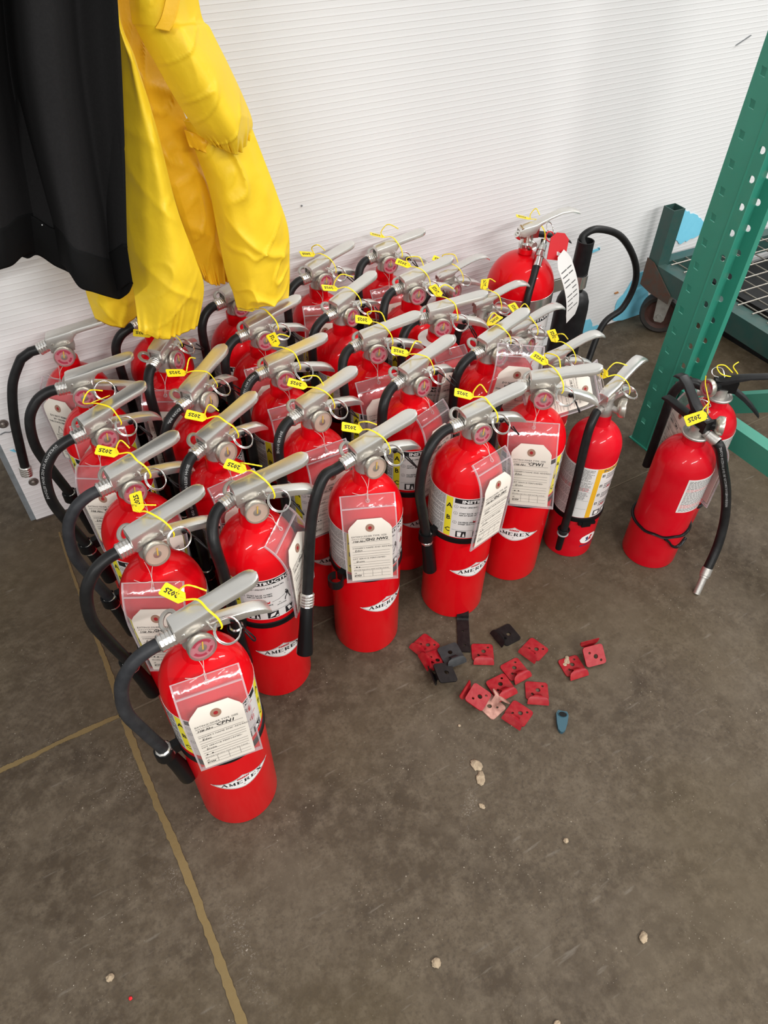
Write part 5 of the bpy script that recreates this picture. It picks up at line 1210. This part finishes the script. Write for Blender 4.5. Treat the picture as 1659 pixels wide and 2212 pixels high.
obj('crease_rib', MB().loft([[(-.0258, -.008, z), (-.0235, -.017, z), (-.0235, -.022, z), (-.0215, -.008, z)] for z in (0, RZT)]).mesh('crease_rib', 'rack_green'), rk)
obj('lip', MB().box(.0258, .0400, -.0520, -.0495, 0, RZT).mesh('lip', 'rack_green'), rk)
obj('horizontal_brace', MB().box(-.017, .017, -1.25, -.040, .150, .153).box(-.017, -.0145, -1.25, -.040, .153, .205).box(.0145, .017, -1.25, -.040, .153, .205).box(-.017, .017, -1.25, -.040, .205, .208).mesh('horizontal_brace', 'rack_green'), rk)
Md = Matrix.Translation((0, -.040, .155)) @ Matrix.Rotation(rad(-36), 4, 'X')
obj('diagonal_brace', MB().box(-.016, .016, -1.3, 0, -.020, -.0175, Md).box(-.016, -.0135, -1.3, 0, -.0175, .020, Md).box(.0135, .016, -1.3, 0, -.0175, .020, Md).box(-.016, .016, -1.3, 0, .020, .0225, Md).mesh('diagonal_brace', 'rack_green'), rk)
obj('bolt', MB().lathe([(0, 0), (.0095, 0), (.0095, .007), (.007, .009), (0, .009)], 6, Matrix.Translation((-.025, -.027, .152)) @ Matrix.Rotation(-PI / 2, 4, 'Y')).mesh('bolt', 'rust'), rk)
obj('base_plate', MB().box(-.030, .030, -.052, .052, 0, .003).mesh('base_plate', 'rack_green'), rk)

# ================================================================== CART with mesh deck
ct = thing('cart', 'dark green wheeled cart with wire mesh deck behind the rack post', 'cart', (1.866, -.062, 0), rad(-3))
obj('corner_post', MB().loft([[(a * .021, b * .021, .10), (a * .0185, b * .0185, .10)][:1][0] for a, b in ((-1, -1), (1, -1), (1, 1), (-1, 1))] and [[(a * .021, b * .021, z) for a, b in ((-1, -1), (1, -1), (1, 1), (-1, 1))] for z in (.165, .392)], cap=False).loft([[(a * .0185, b * .0185, z) for a, b in ((-1, 1), (1, 1), (1, -1), (-1, -1))] for z in (.165, .392)], cap=False).loft([[(a * r_, b * r_, .392) for a, b in ((-1, -1), (1, -1), (1, 1), (-1, 1))] for r_ in (.0185, .021)], cap=False).mesh('corner_post', 'cart_green'), ct)
obj('end_beam', MB().box(-.021, .010, -1.25, .020, .168, .228).mesh('end_beam', 'cart_green'), ct)
obj('end_rail', MB().box(.012, .040, -1.25, -.022, .196, .224).mesh('end_rail', 'cart_green'), ct)
obj('side_beam', MB().box(.022, 1.3, -.014, .021, .168, .228).mesh('side_beam', 'cart_green'), ct)
obj('cross_beam', MB().box(.011, 1.3, -.66, -.63, .150, .205).mesh('cross_beam', 'cart_green'), ct)
obj('corner_plate', MB().prism([(-.0235, .150), (-.0235, .235), (.005, .232), (.100, .170), (.100, .142), (.02, .142)], -.003, .0, Matrix(((0, 0, 1, -.0215), (-1, 0, 0, 0), (0, 1, 0, 0), (0, 0, 0, 1)))).mesh('corner_plate', 'rust'), ct)
for k in range(24): obj('deck_wire', MB().tube([(.042 + k * .052, -.016, .229), (.042 + k * .052, -1.25, .229)], .0022, 6).mesh('deck_wire', 'wire', True), ct)
wm = MB().tube([(.012, 0, .2325), (1.3, 0, .2325)], .0022, 6).mesh('deck_wire', 'wire', True)
for k in range(23): obj('deck_wire', wm, ct, (0, -.040 - k * .052, 0))
cs = obj('caster', None, ct, (.043, -.032, .0645), (0, 0, rad(-52)))
Rx = Matrix.Rotation(PI / 2, 4, 'X')
MBt = MB().lathe([(.047, -.019), (.058, -.021), (.0635, -.015), (.0645, 0), (.0635, .015), (.058, .021), (.047, .019)], 40, Rx, cap=False)
obj('tyre', MBt.mesh('tyre', 'tyre', True, 50), cs)
obj('wheel_core', MB().lathe([(0, -.018), (.020, -.018), (.022, -.010), (.040, -.010), (.048, -.019), (.048, .019), (.040, .010), (.022, .010), (.020, .018), (0, .018)], 32, Rx).mesh('wheel_core', 'wheel_core', True, 35), cs)
fk = MB().prism([(-.022, .075), (.022, .075), (.016, -.012), (.010, -.020), (-.010, -.020), (-.016, -.012)], -.0295, -.0255, Matrix(((1, 0, 0, 0), (0, 0, 1, 0), (0, 1, 0, 0), (0, 0, 0, 1))))
fk.prism([(-.022, .075), (.022, .075), (.016, -.012), (.010, -.020), (-.010, -.020), (-.016, -.012)], .0255, .0295, Matrix(((1, 0, 0, 0), (0, 0, 1, 0), (0, 1, 0, 0), (0, 0, 0, 1)))).box(-.030, .030, -.032, .032, .075, .082).lathe([(0, -.034), (.008, -.034), (.008, .034), (0, .034)], 6, Rx)
obj('fork', fk.mesh('fork', 'zinc', False), cs)
obj('mounting_bolt', MB().lathe([(0, 0), (.009, 0), (.009, .010), (0, .012)], 10, Matrix.Translation((.034, -.020, .066))).mesh('mounting_bolt', 'zinc', True), cs)
# dark crate and pale sheet lying under the deck
cb = tag(obj('floor_box', MB().box(0, .62, -.42, 0, .0, .14).box(.03, .59, -.39, -.03, .14, .1405).mesh('floor_box', 'black_satin')), 'dark box on the floor under the mesh deck of the cart', 'box'); cb.location = (2.07, -.10, 0)

# ================================================================== LOOSE WALL-HOOK CLIPS on the floor
def clip_mesh(material, kind=0):
    """flat plate with three holes in XY, a neck rising from its edge (+X side) into a wide blade"""
    s = .019
    holes = [circle(-.004, .002, .0042, 12), circle(-.012, .010, .0024, 10), circle(.004, -.008, .0024, 10)]
    if kind == 1: holes = [circle(-.004, 0, .0042, 12)]
    pm = plate_mesh('clip_plate', rrect(-s, s * .8, -s, s, .005, 3), holes, .0022, material, .0002)
    nb = MB()
    sec = [(.004, .0016, .0066), (.0075, .0060, .0060), (.0110, .0105, .0060), (.0135, .0126, .0066), (.0152, .0128, .0098), (.0168, .0122, .0140), (.0190, .0104, .0165), (.0225, .0062, .0178), (.0250, .0022, .0176)]
    rg = []
    for x, z, hw in sec: rg.append([(x, -hw, z), (x, hw, z), (x - .0012, hw, z - .0018), (x - .0012, -hw, z - .0018)])
    nb.loft(rg); return pm, nb.mesh('hook_blade', material, True, 45)
CM = {m: clip_mesh(m, k) for m, k in (('red_clip', 0), ('worn_clip', 0), ('black_clip', 1), ('grey_clip', 1))}
def clip(label, px, py, idir, m, group, z=.0012, tilt=(0, 0), flip=False):
    p = at_z(px, py, z); q_ = at_z(px + idir[0] * 20, py + idir[1] * 20, z) - p; deg = math.degrees(math.atan2(q_.y, q_.x))
    root = thing('wall_hook_clip', label, 'metal clip', (p.x, p.y, z), 0, group)
    root.rotation_euler = (rad(tilt[0]) + (PI if flip else 0), rad(tilt[1]), rad(deg))
    root.scale = (1.15, 1.15, 1.15)
    obj('plate', CM[m][0], root); obj('hook_blade', CM[m][1], root); return root
S4 = 3.456
def q4(x, y): return 860 + x / S4, 1300 + y / S4
RG_, BG_ = 'red metal hook clips on the floor', 'black metal hook clips on the floor'
clip('red hook clip lying left of the black strap', *q4(205, 328), (-.74, .67), 'red_clip', RG_)
clip('red hook clip half covered by the tilted black clip', *q4(275, 435), (-.9, .35), 'red_clip', RG_, z=.0075, tilt=(4, -6))
clip('grey-black hook clip lying on the lower end of the black strap', *q4(395, 392), (.5, .86), 'grey_clip', BG_, z=.0095, tilt=(0, 3))
clip('glossy black hook clip tipped on its blade, nearest the camera', *q4(345, 530), (-.96, .25), 'black_clip', BG_, z=.0185, tilt=(0, -16), flip=True)
clip('black hook clip lying apart toward the extinguishers', *q4(810, 250), (-.89, .46), 'black_clip', BG_)
clip('red hook clip between the strap and the row of red clips', *q4(630, 385), (.09, .99), 'red_clip', RG_)
clip('red hook clip below the lone black clip', *q4(1015, 360), (-.69, .72), 'red_clip', RG_)
clip('red hook clip in the centre of the scattered clips', *q4(870, 510), (.63, .78), 'red_clip', RG_)
clip('red hook clip touching the worn clip pair', *q4(765, 632), (.57, .82), 'red_clip', RG_, z=.0042, tilt=(3, 0))
clip('red hook clip nearest the blue-green plastic cap', *q4(1035, 675), (.08, 1), 'red_clip', RG_)
clip('red hook clip nearest the camera', *q4(895, 840), (-.58, .81), 'red_clip', RG_)
clip('red hook clip turned face down on top of the worn pink one', *q4(590, 705), (-.88, -.47), 'red_clip', RG_, z=.0175, tilt=(0, -14), flip=True)
clip('worn pink and rusty hook clip under a red one', *q4(700, 775), (.75, -.66), 'worn_clip', RG_)
clip('red hook clip with crumbling grey residue, right of the others', *q4(1300, 485), (.52, .85), 'red_clip', RG_)
clip('red hook clip standing on edge at the far right', *q4(1462, 392), (-.5, -.85), 'red_clip', RG_, z=.0185, tilt=(0, -38), flip=True)
rs = random.Random(2); m_ = MB()
for k in range(7):
    a, b = rs.uniform(-.008, .008), rs.uniform(-.006, .006); m_.lathe([(0, 0), (.0045, .0005), (.004, .0025), (0, .0035)], 7, Matrix.Translation((a, b, 0)))
p = at_z(*q4(1252, 448)); tag(obj('mortar_residue', m_.mesh('mortar_residue', 'crumb'), None, (p.x, p.y, .0004)), 'crumbly grey residue beside the right-hand red clip', 'debris')
# long black strap partly under an extinguisher
ks = thing('strap_bracket', 'long black steel strap with holes at the foot of an extinguisher', 'metal bracket', (.6985, -.758, .0), rad(-122 + 90))
obj('strap', plate_mesh('strap', [(-.0125, -.052), (.0125, -.052), (.0125, .026), (-.0125, .026)], [circle(-.001, -.002, .0022, 10), circle(.002, -.036, .0022, 10)], .0024, 'black_clip'), ks, (0, 0, .0016))
sb = MB().loft([[(-.0125, y, z), (.0125, y, z), (.0125, y - .001, z - .0022), (-.0125, y - .001, z - .0022)] for y, z in ((.026, .0028), (.030, .0050), (.032, .011))]); sb.loft([[(-w, y, z), (w, y, z), (w, y - .001, z - .0022), (-w, y - .001, z - .0022)] for w, y, z in ((.0125, .032, .011), (.0125, .044, .0125), (.010, .049, .0128))])
obj('strap_step', sb.mesh('strap_step', 'black_clip'), ks)
# plastic cap
pc = thing('plastic_cap', 'blue-green plastic cap lying right of the red clips', 'plastic cap', (*W(1213, 1560), 0), rad(-42))
ol = [(.0105 * math.cos(a), .0105 * math.sin(a) + .010) for a in [rad(t) for t in range(0, 181, 20)]]
ol = [(-.0115, .013), (-.0085, .020), (.0085, .020), (.0115, .013), (.0095, -.006), (.0065, -.019), (.002, -.024), (-.002, -.024), (-.0065, -.019), (-.0095, -.006)]
obj('cap_body', MB().prism(ol, 0, .0075).mesh('cap_body', 'teal_plastic'), pc)
obj('cap_socket', MB().loft([[(.0072 * math.cos(a) * k, .0125 + .0052 * math.sin(a) * k, z) for a in [2 * PI * i / 20 for i in range(20)]] for k, z in ((1.0, .0077), (1.18, .0090), (1.25, .0077))], cap=False).mesh('cap_socket', 'teal_plastic', True), pc)
obj('cap_hollow', MB().add([(.0072 * math.cos(2 * PI * i / 20), .0125 + .0052 * math.sin(2 * PI * i / 20), .0078) for i in range(20)], [tuple(range(20))]).flat_mesh('cap_hollow', 'black_plastic'), pc)

# ================================================================== PEBBLES AND CRUMBS
def lump(name, label, px, py, rx, ry, rz_, m, seed, group=None, rot=0.0):
    bm = bmesh.new(); bmesh.ops.create_icosphere(bm, subdivisions=3, radius=1)
    for v in bm.verts:
        k = 1 + .28 * noise.noise(v.co * 2.1 + Vector((seed, 0, 0))) + .16 * noise.noise(v.co * 5 + Vector((0, seed, 0)))
        v.co = Vector((v.co.x * rx * k, v.co.y * ry * k, max(0, (v.co.z * .5 + .5) * rz_ * 2 * k - rz_ * .25)))
    me = bpy.data.meshes.new(name); bm.to_mesh(me); bm.free(); me.materials.append(MATS[m]); me.polygons.foreach_set('use_smooth', [True] * len(me.polygons))
    x, y = W(px, py); return tag(obj(name, me, None, (x, y, 0), (0, 0, rot)), label, 'debris', group)
PB = 'small stones and crumbs on the concrete'
lump('pebble', 'pale angular pebble at the bottom left of the floor', 239, 2113, .0058, .0052, .0035, 'crumb', 1, PB)
lump('paint_chip', 'tiny bright red chip at the bottom left of the floor', 282, 2157, .0026, .0026, .0012, 'red_tag', 2)
lump('crumb', 'pale crumb at the bottom centre of the floor', 942, 2081, .0068, .0072, .003, 'crumb', 3, PB)
lump('crumb', 'small pale crumb right of centre on the open floor', 1222, 1817, .0042, .0042, .003, 'crumb', 4, PB)
lump('crumb', 'split pale crumb at the lower right of the floor', 1389, 2026, .0085, .0060, .003, 'crumb', 5, PB, .6)
lump('mortar_lump', 'largest tan mortar smear below the scattered clips', 1029, 1653, .0095, .0120, .0016, 'crumb', 6, PB, .4)
lump('mortar_lump', 'curved tan mortar smear just below the largest one', 1038, 1682, .0075, .0125, .0016, 'crumb', 7, PB, -.6)
lump('crumb', 'small tan crumb trailing below the mortar smears', 1041, 1742, .0040, .0060, .0018, 'crumb', 8, PB, .3)
lump('crumb', 'tiny pale crumb between the mortar smears and the worn clip', 992, 1568, .0028, .0026, .0015, 'crumb', 9, PB)
lump('crumb', 'tan crumb at the bottom edge of the floor', 1203, 2212, .0055, .004, .002, 'crumb', 10, PB)
